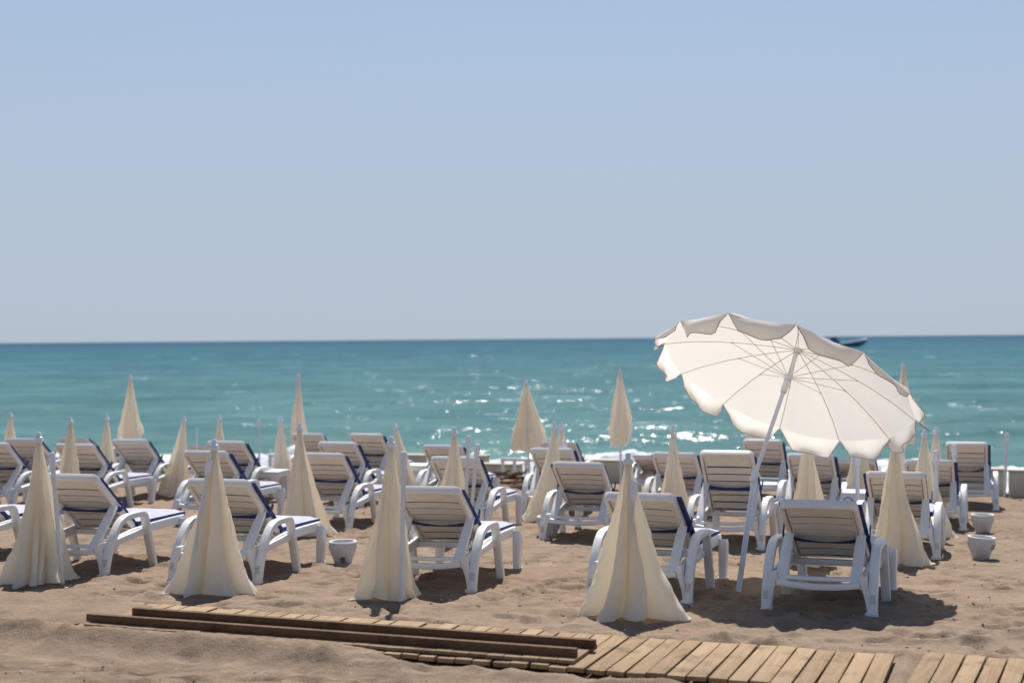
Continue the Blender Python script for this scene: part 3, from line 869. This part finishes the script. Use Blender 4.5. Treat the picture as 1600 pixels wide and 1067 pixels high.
folded(4.18, 15.4, 1.03, P_SLIM, 'pale folded parasol partly covered by the open canopy hem at its right corner', seed=108, ridges=6)
folded(3.70, 15.2, 1.00, P_FULL, 'folded parasol behind the small white table with the blue bag', seed=114, ridges=9)
folded(-1.42, 19.0, .98, P_SLIM, 'folded parasol leaning left with just its tip out beside a third row backrest', seed=119, ridges=6, lean=(0, -.16))

# folded canopies still high up on their poles
RG = 'folded parasols raised high on their poles'
def raised(x, y, top, L_, prof, label, lean=(0, 0), **kw):
    root = empty('raised_parasol', on_ground(x, y, 0))
    root.rotation_euler = (lean[0], lean[1], 0)
    tag(root, label, 'parasol', RG)
    me = folded_cloth(L_, prof, z_low=top-L_-.05, ground=False, **kw)
    link(bpy.data.objects.new('canopy', me), root)
    link(bpy.data.objects.new('tip_cap', cap_mesh(top-.05, .9)), root)
    p = MB(); p.tube([(0, 0, -.1), (0, 0, top-.06)], .017, 12)
    p.build('pole', M['metal'], root)
    return root
raised(-6.30, 23.58, 1.65, 1.08, [(0, .02), (.2, .06), (.5, .13), (.8, .20), (.93, .22), (1, .16)], 'leftmost raised parasol, its pale canopy bunched with a rolled up hem', seed=5, ridges=5, curl=.05, hem=.08, lean=(0, -.02))
raised(-3.384, 22.5, 1.68, 1.1, [(0, .02), (.3, .06), (.6, .12), (.9, .16), (1, .165)], 'second raised parasol from the left, slim with a deep yellow fold', seed=12, ridges=5)
raised(.248, 21.2, 1.59, 1.0, [(0, .022), (.15, .07), (.4, .15), (.7, .24), (.9, .285), (1, .27)], 'fullest raised parasol, bell shaped and glowing yellow above the white railing', seed=19, ridges=9, hem=.06, lean=(0, -.03))
raised(1.566, 20.7, 1.74, 1.08, [(0, .02), (.2, .07), (.5, .14), (.75, .17), (.9, .15), (1, .13)], 'narrow raised parasol with a ragged hem over a bare pole, above the long low wall', seed=26, ridges=6, curl=.04, hem=.09)
raised(3.427, 20.0, 1.61, 1.05, [(0, .02), (.3, .08), (.6, .14), (.9, .18), (1, .16)], 'raised parasol of which only the hem shows below the open canopy', seed=34, ridges=7, hem=.06, curl=.03)
raised(5.32, 19.35, 1.83, 1.05, [(0, .02), (.3, .07), (.6, .12), (.9, .16), (1, .15)], 'rightmost raised parasol, its tip standing above the open canopy right edge', seed=41, ridges=6)

# ------------------------------------------------------------------ loose lower poles stuck in the sand
PG = 'white parasol poles standing in the sand'
def loose_pole(x, y, L_, lean, label, r=.016, joint=True, rot=0.0):
    root = empty('parasol_pole', on_ground(x, y, -.03))
    root.rotation_euler = (lean[0], lean[1], rot)
    tag(root, label, 'pole', PG)
    p = MB(); p.tube([(0, 0, 0), (0, 0, L_*.8), (0, 0, L_)], r, 12)
    p.build('tube', M['metal'], root)
    if joint:
        p = MB(); p.lathe([(r*1.02, L_-.12), (r*1.45, L_-.115), (r*1.5, L_-.02), (r*1.3, L_-.004), (.001, L_)], 14)
        p.tube([(0, 0, L_-.075), (0, .034, L_-.075)], .007, 6)
        p.build('clamp', M['cap'], root)
    return root
loose_pole(-.745, 9.42, 1.03, (-.02, .02), 'thin tube standing along the front of the slim middle parasol')
loose_pole(-2.255, 9.78, .98, (-.03, .17), 'pole leaning against the left of the bright folded front row parasol')
loose_pole(-3.262, 10.28, .98, (-.02, -.08), 'pole at the right side of the leftmost front row folded parasol')
loose_pole(-.455, 12.90, 1.02, (0, .055), 'taller of the two tubes standing before the second row lounger, upright pair')
loose_pole(-.415, 12.92, .95, (.02, .10), 'shorter clamp ended tube of the pair before the second row lounger')
loose_pole(.70, 8.84, .88, (-.06, .06), 'pole half wrapped in cloth at the left of the widest folded parasol', joint=True)
loose_pole(6.72, 19.45, .90, (0, .045), 'lone pole beside the low wall at the far right', r=.018)
loose_pole(-3.926, 22.0, .98, (0, .0), 'thin pole standing alone by the short railing at the left', r=.015)
loose_pole(.612, 17.1, .84, (0, 0), 'short white post before the small folded parasol right of centre', r=.022, joint=False)
loose_pole(4.965, 16.0, .86, (0, 0), 'pole crossing the back of the tall backed last row lounger', r=.022)
loose_pole(3.315, 13.69, .85, (0, 0), 'thick pole in front of the small white table', r=.022)
loose_pole(4.056, 13.63, .88, (0, 0), 'pole leaning on the folded parasol near the rear white pot', r=.020)
loose_pole(-4.35, 19.6, .90, (0, 0), 'thin pole next to the right leaning folded parasol at the left', r=.010, joint=False)
loose_pole(3.593, 15.0, .87, (0, 0), 'thin pole between the third row lounger and the table with the bag', r=.010, joint=False)

# ------------------------------------------------------------------ the open parasol
def open_parasol():
    Bx, By = 1.544, 9.887
    B = Vector((Bx, By, gz(Bx, By)-.10))
    Yh = 10.62
    hub = Vector(((1247-800)/2222*Yh, Yh, 1.74-(545-525.9)/2222*Yh))
    root = empty('open_parasol', (Bx, By, gz(Bx, By)))
    tag(root, 'large off white parasol standing open and tilted over the front row', 'parasol')
    inv = Matrix.Translation((-Bx, -By, -gz(Bx, By)))
    u = ((hub-B).normalized() + Vector((.085, .0, -.02))).normalized()   # the head is tilted a little more than the lower pole
    J = hub-u*1.06
    e1 = u.cross(Vector((0, 0, 1))).normalized(); e2 = u.cross(e1)
    R0, D = .955, .27
    n = 12
    offs = R(5)
    def P(r, a, d):  # radius, angle, depth below the hub
        return hub - u*d + (e1*math.cos(a)+e2*math.sin(a))*r
    def dep(r): 
        q = r/R0
        return D*(.62*q+.38*q*q*q)
    # canopy: twelve gores, each slightly hollow between its ribs
    b = MB()
    nr, na = 14, 8
    rows = []
    for i in range(nr+1):
        r = R0*(.02+.98*i/nr)
        row = []
        for k in range(n):
            a0 = offs+2*math.pi*k/n
            for j in range(na):
                w = j/na
                a = a0+2*math.pi/n*w
                # straight chord between ribs, bellied a little towards the pole
                rr = r*math.cos(math.pi/n)/math.cos((w-.5)*2*math.pi/n)
                belly = .030*(r/R0)*math.sin(math.pi*w)*(1+.3*math.sin(k*2.3))
                wr = .004*math.sin(9*w+k*1.7+r*11)*math.sin(math.pi*w)*(r/R0)
                row.append(P(rr*1.0, a, dep(r)+belly*.6+wr))
        rows.append(row)
    k2 = n*na
    vs = [p for row in rows for p in row]
    fs = []
    for i in range(nr):
        for j in range(k2):
            fs.append((i*k2+j, i*k2+(j+1) % k2, (i+1)*k2+(j+1) % k2, (i+1)*k2+j))
    fs.append(tuple(range(k2-1, -1, -1)))
    b.add([inv @ v for v in vs], fs)
    canopy = b.build('canopy', M['canopy'], root, 60)
    # valance flaps, one per gore, blown a little by the wind
    rg = random.Random(12)
    rim = rows[-1]
    for k in range(n):
        b = MB(); pb = MB()
        a_mid = offs+2*math.pi*(k+.5)/n
        outward = (e1*math.cos(a_mid)+e2*math.sin(a_mid))
        Lf = .135*rg.uniform(.92, 1.08)
        wind = rg.uniform(-.05, .30)
        if k in FLAP_WIND: wind = FLAP_WIND[k]
        down = (Vector((0, 0, -1))*.95 - u*.25 + outward*wind + Vector((.10, .12, 0))*rg.uniform(-.5, 1)).normalized()
        m_ = 5
        cols_ = []
        for j in range(na+1):
            w = j/na
            base = rim[(k*na+j) % k2]
            ed = min(w, 1-w)
            ln = Lf*(1-.45*max(0, 1-ed/.13)**1.6)
            side = (rim[(k*na+na) % k2]-rim[k*na]).normalized()
            colp = []
            for q in range(m_+1):
                s = q/m_
                bulge = outward*(.045*math.sin(math.pi*s*.9)*math.sin(math.pi*w)) + outward*(.03*s*s*math.sin(w*9+k*2.1))
                inset = side*((.5-w)*.09*s)
                p = base+u*.001+down*(ln*s)+bulge+inset
                colp.append(inv @ p)
            cols_.append(colp)
        vs = [p for c in cols_ for p in c]
        fs = [(j*(m_+1)+q, (j+1)*(m_+1)+q, (j+1)*(m_+1)+q+1, j*(m_+1)+q+1) for j in range(na) for q in range(m_)]
        b.add(vs, fs)
        fl = b.build('valance_flap', M['valance'], root, 60)
        edge = cols_[0][1:] + [c[-1] for c in cols_[1:-1]] + list(reversed(cols_[-1][1:]))
        pb.tube(edge, .0032, 5)
        pb.build('edge_piping', M['piping'], fl)
    # ribs with their stretchers
    slide = hub-u*.245
    for k in range(n):
        a = offs+2*math.pi*k/n
        b = MB()
        b.tube([inv @ (P(R0*q, a, dep(R0*q)+.010)) for q in (.02, .2, .4, .6, .8, 1.0)], .0033, 6)
        rb = b.build('rib', M['wire'], root)
        b = MB()
        mid = P(R0*.50, a, dep(R0*.50)+.014)
        b.tube([inv @ (slide+(mid-slide)*0.03), inv @ mid], .0026, 5)
        b.box(inv @ mid, (.012, .012, .012))
        b.build('stretcher', M['wire'], rb)
    # pole in two sections with the slider, joint collar and finial
    b = MB(); b.tube([inv @ (J-u*.06), inv @ (hub-u*.01)], .0155, 14)
    b.build('pole', M['metal'], root)
    b = MB(); b.tube([inv @ B, inv @ J], .020, 14)
    b.build('lower_pole', M['metal'], root)
    b = MB(); c0 = J; b.tube([inv @ (c0-u*.05), inv @ (c0-u*.045), inv @ (c0+u*.03), inv @ (c0+u*.035)], [.022, .028, .028, .020], 14)
    b.tube([inv @ c0, inv @ (c0+e1*.05)], .008, 8)
    b.build('clamp', M['cap'], root)
    b = MB(); b.tube([inv @ (slide-u*.13), inv @ (slide-u*.12), inv @ (slide-u*.03), inv @ (slide-u*.025), inv @ (slide+u*.012)], [.022, .025, .025, .030, .030], 16)
    b.build('slider', M['cap'], root)
    b = MB(); b.tube([inv @ (hub-u*.035), inv @ (hub+u*.004), inv @ (hub+u*.02), inv @ (hub+u*.06)], [.028, .032, .018, .012], 14)
    b.build('finial', M['cap'], root)
    return root
FLAP_WIND = {6: .5, 7: .9, 11: .9, 0: .9}
open_parasol()

# ------------------------------------------------------------------ boardwalk
def planks_panel(name, label, S0, S1, T0, T1, ang, zoff, pitch=.1045, wd=.094, th=.024, seed=0, jit=1.0, from_right=False, flip=False, cat='boardwalk', parts=None):
    rg = random.Random(seed)
    cx, cy = st((S0+S1)/2, (T0+T1)/2)
    root = empty(name, (cx, cy, zoff))
    # own frame: x along the planks (towards the sea), y to the left along the walk
    root.rotation_euler = (0, 0, R(90-ang))
    tag(root, label, cat)
    W, L_ = S1-S0, T1-T0
    b = MB(); shades = []
    n = int(L_/pitch)
    for i in range(n):
        y = (-L_/2+pitch*(i+.5)) if from_right else (L_/2-pitch*(i+.5))
        nv = len(b.v)
        M4 = Matrix.Rotation(jit*rg.uniform(-.012, .012), 4, 'Z') @ Matrix.Rotation(jit*rg.uniform(-.025, .025), 4, 'X') @ Matrix.Rotation(rg.uniform(-.006, .006), 4, 'Y')
        b.box((jit*rg.uniform(-.008, .008), y, th/2+jit*rg.uniform(-.003, .003)), (W+jit*rg.uniform(-.012, .012), wd+rg.uniform(-.004, .003), th), M4, bev=.002)
        shades += [rg.uniform(-.16, .16)]*(len(b.v)-nv)
    o = b.build('planks', M['plank' if not flip else 'plank_dark'], root, 30)
    at = o.data.attributes.new('shade', 'FLOAT', 'POINT'); at.data.foreach_set('value', shades)
    for sx in (-.5, .5):
        j = MB()
        if not flip:
            j.box((sx*W*.64, 0, -.022), (.045, L_-.01, .043), bev=.003)
        else:
            x0, ya, yb = parts[0] if sx < 0 else parts[1]
            j.box((x0, (ya+yb)/2, th+.0235), (.042, yb-ya, .046), Matrix.Rotation(rg.uniform(-.004, .004), 4, 'Z'), bev=.004)
        jo = j.build('joist', M['joist'], root, 30)
        a2 = jo.data.attributes.new('shade', 'FLOAT', 'POINT'); a2.data.foreach_set('value', [0.0 if sx > 0 else .05]*len(jo.data.vertices))
    return root
planks_panel('boardwalk_panel', 'long plank walkway panel on the sand with the upturned panel lying on it', 6.99, 7.825, -7.3, -.68, 20.7, .026, seed=2, from_right=True)
planks_panel('boardwalk_panel', 'plank walkway panel at the right picture corner, past a gap in the boards', 6.985, 7.81, -.565, 1.9, 23.5, .028, seed=9)
# the panel lying upside down across the walkway, its two joists uppermost (world S 6.97..7.46)
planks_panel('upturned_boardwalk_panel', 'upturned wooden panel with two dark joists lying on the walkway', 7.03, 7.46, -5.28, -2.20, 20.4, .0545, pitch=.0985, wd=.0965, th=.018, jit=.35, seed=5, flip=True,
             parts=[(-.125, -1.50, 1.57), (.115, -1.53, 1.42)])

# ------------------------------------------------------------------ pots, tables, bag
def pot(x, y, s, label, tilt=(0, 0), rz=0, mark=None):
    root = empty('plant_pot', on_ground(x, y, -.008), rz)
    root.rotation_euler = (tilt[0], tilt[1], rz)
    tag(root, label, 'pot', 'white glazed pots on the sand')
    b = MB()
    b.lathe([(.001, 0), (.066*s, 0), (.072*s, .006*s), (.085*s, .05*s), (.105*s, .10*s), (.119*s, .14*s), (.120*s, .158*s), (.114*s, .176*s), (.111*s, .184*s),
             (.097*s, .184*s), (.102*s, .165*s), (.105*s, .145*s), (.09*s, .09*s), (.07*s, .03*s), (.001, .025*s)], 40)
    b.build('bowl', M['pot'], root)
    b = MB()
    b.lathe([(.112*s, .182*s), (.118*s, .187*s), (.119*s, .194*s), (.113*s, .200*s), (.101*s, .199*s), (.097*s, .193*s), (.098*s, .185*s)], 40)
    b.build('rim', M['plastic'], root)
    if mark == 'grid':
        b = MB()
        for i in range(4):
            for j in range(3):
                a = R(-58+i*11); z = .105*s+j*.016*s
                r = .1075*s+.33*(z-.105*s)
                b.box((r*math.cos(a), r*math.sin(a), z), (.004, .013*s, .0095*s), Matrix.Rotation(a, 4, 'Z') @ Matrix.Rotation(R(20), 4, 'Y'))
        b.build('dark_mark', M['stain'], root)
    if mark == 'smear':
        b = MB(); rg = random.Random(3)
        for i in range(26):
            t = rg.random(); a = R(-84)+rg.gauss(0, .16)*(1-.4*t); z = (.015+.062*t)*s
            r = float(np.interp(z, [0, .006*s, .05*s, .1*s], [.066*s, .072*s, .085*s, .105*s]))
            b.lathe([(.001, .0022), (.0075*s*rg.uniform(.6, 1.4), .001), (.010*s, -.002)], 8, Matrix.Translation((r*math.cos(a), r*math.sin(a), z)) @ Matrix.Rotation(a, 4, 'Z') @ Matrix.Rotation(R(90-18), 4, 'Y'))
        b.build('dirt_smear', M['stain'], root)
    return root
pot(-1.376, 11.455, .95, 'white pot with a dirty smear, beside the foot of a front row lounger', mark='smear')
pot(3.958, 12.063, .97, 'front one of the two pots on the right, tipped slightly with a dark mark', tilt=(.0, .07), mark='grid')
pot(4.743, 14.377, .95, 'rear one of the two pots on the right, clean and level')
pot(.345, 13.75, 1.0, 'pot hidden behind the left leg of the second row centre lounger, rim just showing')

def small_table(x, y, h, w, yaw, label):
    root = empty('side_table', on_ground(x, y, -.01), R(90-yaw))
    tag(root, label, 'table', 'small white side tables between loungers')
    b = MB(); b.box((0, 0, h-.012), (w, w, .024), bev=.008)
    b.build('table_top', M['plastic'], root)
    b = MB()
    for sx, sy, lx, ly in ((1, 0, .018, w-.04), (-1, 0, .018, w-.04), (0, 1, w-.04, .018), (0, -1, w-.04, .018)):
        b.box((sx*(w/2-.025), sy*(w/2-.025), h-.052), (lx, ly, .055), bev=.004)
    b.build('apron', M['plastic'], root)
    for sx in (-1, 1):
        for sy in (-1, 1):
            b = MB(); b.sweep([(sx*(w/2-.035), sy*(w/2-.035), h-.03), (sx*(w/2-.03), sy*(w/2-.03), h*.5), (sx*(w/2-.02), sy*(w/2-.02), 0)], rrect(.05, .05, .012), up=(0, 1, 0), scale=[(1, 1), (.85, .85), (.6, .6)])
            b.build('leg', M['plastic'], root)
    return root
small_table(3.50, 14.35, .42, .34, 18, 'small white side table with the blue bag beside it')
small_table(-3.05, 17.9, .40, .36, 15, 'small white side table behind the second row parasol at the left of centre')
small_table(-1.31, 19.4, .41, .36, 15, 'small white side table in front of the centre low wall')

bag_root = empty('beach_bag', (3.30, 13.98, gz(3.30, 13.98)))
tag(bag_root, 'blue bag standing left of the small table at the shaded lounger', 'bag')
b = MB()
b.lathe([(.001, .0), (.07, .004), (.088, .05), (.085, .16), (.062, .26), (.028, .31), (.034, .33), (.001, .335)], 20)
b.v = [(x*(1+.12*math.sin(5*z*12+x*30)), y*.8*(1+.1*math.sin(9*z+y*40)), z) for x, y, z in b.v]
b.build('sack', M['bag'], bag_root)
b = MB(); b.tube(spline([(-.03, 0, .30), (-.05, 0, .345), (-.01, .01, .37), (.035, 0, .345), (.03, 0, .30)], 5), .007, 6)
b.build('handle', M['bag'], bag_root)
b = MB(); b.lathe([(.0885, .075), (.0895, .08), (.0885, .105), (.088, .11)], 20)
b.v = [(x*(1+.12*math.sin(5*z*12+x*30))*1.02, y*.8*(1+.1*math.sin(9*z+y*40))*1.02, z) for x, y, z in b.v]
b.build('white_band', M['cushion'], bag_root)

# ------------------------------------------------------------------ low walls, railings, driftwood
def low_wall(x0, y0, x1, y1, h, th, label, seed):
    dx, dy = x1-x0, y1-y0
    L_ = math.hypot(dx, dy)
    cx, cy = (x0+x1)/2, (y0+y1)/2
    rg = random.Random(seed)
    root = empty('low_wall', (cx, cy, gz(cx, cy)), math.atan2(dy, dx))
    tag(root, label, 'wall', 'low cream wall pieces along the shore')
    b = MB(); b.box((0, 0, h/2-.15), (L_, th, h+.3), bev=.012)
    for v in range(len(b.v)):
        x, y, z = b.v[v]; b.v[v] = (x, y+.006*math.sin(x*5+seed), z+.008*math.sin(x*3.1+seed))
    b.build('block', M['wall'], root)
    b = MB(); b.box((0, 0, h+.014), (L_+.03, th+.03, .026), bev=.006)
    b.build('coping', M['wall'], root)
    return root
def wall_px(px0, px1, S, h, th, label, seed):
    pts = []
    for px in (px0, px1):
        k = (px-800)/2222; Y = S/(k*SA+CA); pts += [k*Y, Y]
    return low_wall(*pts, h, th, label, seed)
wall_px(1574, 1720, 20.7, .34, .16, 'low cream wall at the right picture edge, higher than its neighbour', 1)
wall_px(1450, 1569, 21.0, .34, .30, 'low cream wall with a broad top behind the tall backed lounger', 2)
wall_px(905, 1140, 21.2, .33, .22, 'long low cream wall under the narrow raised parasol', 3)
wall_px(752, 812, 21.4, .22, .22, 'lowest cream wall piece, behind the white railing at the centre', 4)
wall_px(722, 760, 21.9, .36, .22, 'narrow cream wall piece left of the white railing', 5)
wall_px(560, 662, 21.3, .34, .22, 'low cream wall seen between parasols left of the centre', 6)
wall_px(-60, 42, 21.3, .33, .25, 'low cream wall at the left picture edge', 7)
wall_px(158, 200, 21.5, .33, .25, 'low cream wall behind the folded parasol next to the leftmost raised one', 8)

def railing(px0, px1, S, h, label, posts):
    pts = []
    for px in (px0, px1):
        k = (px-800)/2222; Y = S/(k*SA+CA); pts.append(Vector((k*Y, Y, 0)))
    d = pts[1]-pts[0]; c = (pts[0]+pts[1])/2
    root = empty('railing', (c.x, c.y, gz(c.x, c.y)), math.atan2(d.y, d.x))
    tag(root, label, 'railing', 'white tube railings on the shore')
    L_ = d.length
    b = MB(); b.box((0, 0, h), (L_, .05, .045), bev=.01); b.build('top_rail', M['metal'], root)
    for i in range(posts):
        x = -L_/2+.03+(L_-.06)*(i/(posts-1))**1.0
        b = MB(); b.box((x, 0, h/2-.06), (.042, .042, h+.07), bev=.006); b.build('post', M['metal'], root)
    return root
railing(781, 842, 20.4, .36, 'white railing under the fullest raised parasol', 4)
railing(418, 452, 20.5, .33, 'short white railing beside the lone thin pole at the left', 3)

def driftwood():
    rg = random.Random(9)
    k = (803-800)/2222; Y = 20.0/(k*SA+CA)
    x, y = k*Y, Y
    root = empty('driftwood_pile', on_ground(x, y, 0))
    tag(root, 'dark driftwood heap on the sand near the white railing', 'driftwood')
    for i in range(9):
        b = MB()
        a = rg.uniform(-.5, .7); L_ = rg.uniform(.3, .75)
        c = Vector((rg.uniform(-.25, .25), rg.uniform(-.15, .15), .03+.02*i))
        d = Vector((math.cos(a), math.sin(a), rg.uniform(-.05, .2)))
        b.tube(spline([c-d*L_/2, c-d*L_*.15+Vector((0, 0, rg.uniform(-.02, .03))), c+d*L_*.2, c+d*L_/2+Vector((0, 0, .05))], 4), [.006+.014*math.sin(math.pi*(j+1)/14) for j in range(13)], 7)
        b.build('branch', M['drift'], root)
driftwood()

# scraps and little stones in the sand: nobody could count them
def litter():
    rg = random.Random(77); b = MB()
    for i in range(950):
        y = 6.4+11*rg.random()**1.5; x = rg.uniform(-.40*y, .40*y)
        S = x*SA+y*CA
        if WALK_S0-.08 < S < WALK_S1+.08: continue
        r = rg.uniform(.0025, .0085)
        z = gz(x, y)+.012
        M4 = Matrix.Rotation(rg.uniform(0, 6), 4, 'Z') @ Matrix.Rotation(rg.uniform(-.4, .4), 4, 'X')
        s = (r*rg.uniform(1, 3.2), r*rg.uniform(.8, 1.4), r*rg.uniform(.6, 1.2))
        vs = [(s[0], 0, 0), (-s[0], 0, 0), (0, s[1], 0), (0, -s[1], 0), (0, 0, s[2]), (0, 0, -s[2])]
        fs = [(0, 2, 4), (2, 1, 4), (1, 3, 4), (3, 0, 4), (2, 0, 5), (1, 2, 5), (3, 1, 5), (0, 3, 5)]
        b.add([M4 @ Vector(v)+Vector((x, y, z)) for v in vs], fs, 0 if rg.random() < .8 else 1)
    tag(b.build('pebbles', [M['drift'], M['wall']], None, 60), 'tiny dark scraps and pebbles strewn over the sand', None, None, 'stuff')
litter()

# ------------------------------------------------------------------ motorboat
def motorboat():
    Y = 400.0
    x = (1316-800)/2222*Y
    root = empty('motorboat', (x, Y, SEA_Z))
    tag(root, 'blue motorboat with raised bow far out on the sea behind the open parasol', 'boat')
    root.rotation_euler = (0, R(-2.5), R(-8))
    b = MB()
    st_ = [(-6.2, 1.5, 1.0, .2), (-4, 1.65, 1.0, .1), (-1, 1.75, 1.1, .0), (2, 1.6, 1.35, .0), (4.5, 1.05, 1.65, .25), (6, .5, 1.9, .8), (6.9, .06, 2.05, 1.6)]
    rings = []
    for (px, hw, top, bot) in st_:
        rings.append([(px, -hw, top), (px, -hw*.92, top*.45+bot*.4), (px, -hw*.45, bot-.1), (px, 0, bot-.35), (px, hw*.45, bot-.1), (px, hw*.92, top*.45+bot*.4), (px, hw, top)])
    vs = [p for r in rings for p in r]; fs = []
    for i in range(len(rings)-1):
        for j in range(6):
            fs.append((i*7+j, i*7+j+1, (i+1)*7+j+1, (i+1)*7+j))
    fs.append(tuple(range(7)))
    b.add(vs, fs); b.build('hull', M['hull'], root)
    b = MB()
    vs = []; fs = []
    for (px, hw, top, bot) in st_: vs += [(px, -hw*1.01, top+.02), (px, 0, top+.22), (px, hw*1.01, top+.02)]
    for i in range(len(st_)-1):
        for j in range(2): fs.append((i*3+j, i*3+j+1, (i+1)*3+j+1, (i+1)*3+j))
    b.add(vs, fs); b.build('deck', M['boat_blue'], root)
    b = MB(); b.box((-2.2, 0, 1.75), (2.6, 2.3, 1.1), bev=.2); b.build('cabin', M['boat_blue'], root)
    b = MB(); b.sweep([(-.7, 0, 1.45), (-1.2, 0, 2.5)], rrect(2.1, .06, .02), up=(1, 0, 0)); b.build('windscreen', M['dark'], root)
    b = MB(); b.box((-2.3, 0, 2.65), (1.6, 1.7, .8), bev=.2); b.build('canvas_top', M['dark'], root)
    b = MB(); b.tube([(2.0, -1.5, 1.75), (4.5, -1.0, 2.15), (6.5, -.2, 2.5)], .06, 6); b.tube([(2.0, 1.5, 1.75), (4.5, 1.0, 2.15), (6.5, .2, 2.5)], .06, 6)
    b.build('bow_rail', M['boat_white'], root)
motorboat()

# ------------------------------------------------------------------ sky and sun
SUN_EL, SUN_AZ = 54.0, 4.0
w = bpy.data.worlds.new('World'); scene.world = w; w.use_nodes = True
nt = w.node_tree
bg = nt.nodes['Background']
sky = nt.nodes.new('ShaderNodeTexSky'); sky.sky_type = 'NISHITA'; sky.sun_disc = False
sky.sun_elevation = R(SUN_EL); sky.sun_rotation = R(SUN_AZ)
sky.altitude = 0; sky.air_density = 1.0; sky.dust_density = .35; sky.ozone_density = 2.5
# sea haze: a pale blue-grey veil that thickens towards the horizon
wtc = nt.nodes.new('ShaderNodeTexCoord'); wsp = nt.nodes.new('ShaderNodeSeparateXYZ'); nt.links.new(wtc.outputs['Generated'], wsp.inputs[0])
wmr = nt.nodes.new('ShaderNodeMapRange'); wmr.interpolation_type = 'SMOOTHSTEP'
wmr.inputs['From Min'].default_value = 0; wmr.inputs['From Max'].default_value = .50
wmr.inputs['To Min'].default_value = .92; wmr.inputs['To Max'].default_value = .05
nt.links.new(wsp.outputs['Z'], wmr.inputs['Value'])
wmx = nt.nodes.new('ShaderNodeMix'); wmx.data_type = 'RGBA'
nt.links.new(wmr.outputs[0], wmx.inputs[0]); nt.links.new(sky.outputs[0], wmx.inputs[6])
wmx.inputs[7].default_value = (4.15, 4.9, 6.1, 1)
nt.links.new(wmx.outputs[2], bg.inputs[0])
bg.inputs[1].default_value = .085
sd = bpy.data.lights.new('sun', 'SUN'); sd.energy = 5.0; sd.angle = R(.53); sd.color = (1.0, .955, .89)
so = bpy.data.objects.new('sun', sd); link(so)
d = Vector((math.sin(R(SUN_AZ))*math.cos(R(SUN_EL)), math.cos(R(SUN_AZ))*math.cos(R(SUN_EL)), math.sin(R(SUN_EL))))
so.rotation_euler = (-d).to_track_quat('-Z', 'Y').to_euler()
so.location = (0, 0, 30)

# ------------------------------------------------------------------ camera
cd = bpy.data.cameras.new('camera'); cd.lens = 50; cd.sensor_width = 36; cd.clip_end = 100000; cd.clip_start = .1
cam = bpy.data.objects.new('camera', cd); link(cam)
roll = math.atan(13/1600); pitch = -math.atan(4/2222)
zax = Vector((0, -math.cos(pitch), -math.sin(pitch)))          # camera +z looks backwards
xax = Vector((1, 0, 0)); yax = zax.cross(xax)
mat = Matrix((xax, yax, zax)).transposed()
mat = mat @ Matrix.Rotation(-roll, 3, 'Z')
cam.matrix_world = Matrix.Translation((0, 0, 1.74)) @ mat.to_4x4()
cd.dof.use_dof = True; cd.dof.focus_distance = 9.9; cd.dof.aperture_fstop = 1.8
scene.camera = cam

scene.view_settings.view_transform = 'Standard'
scene.view_settings.look = 'None'
scene.view_settings.exposure = .28
scene.view_settings.gamma = 1
scene.cycles.use_denoising = True
scene.cycles.max_bounces = 8
scene.cycles.sample_clamp_indirect = 6
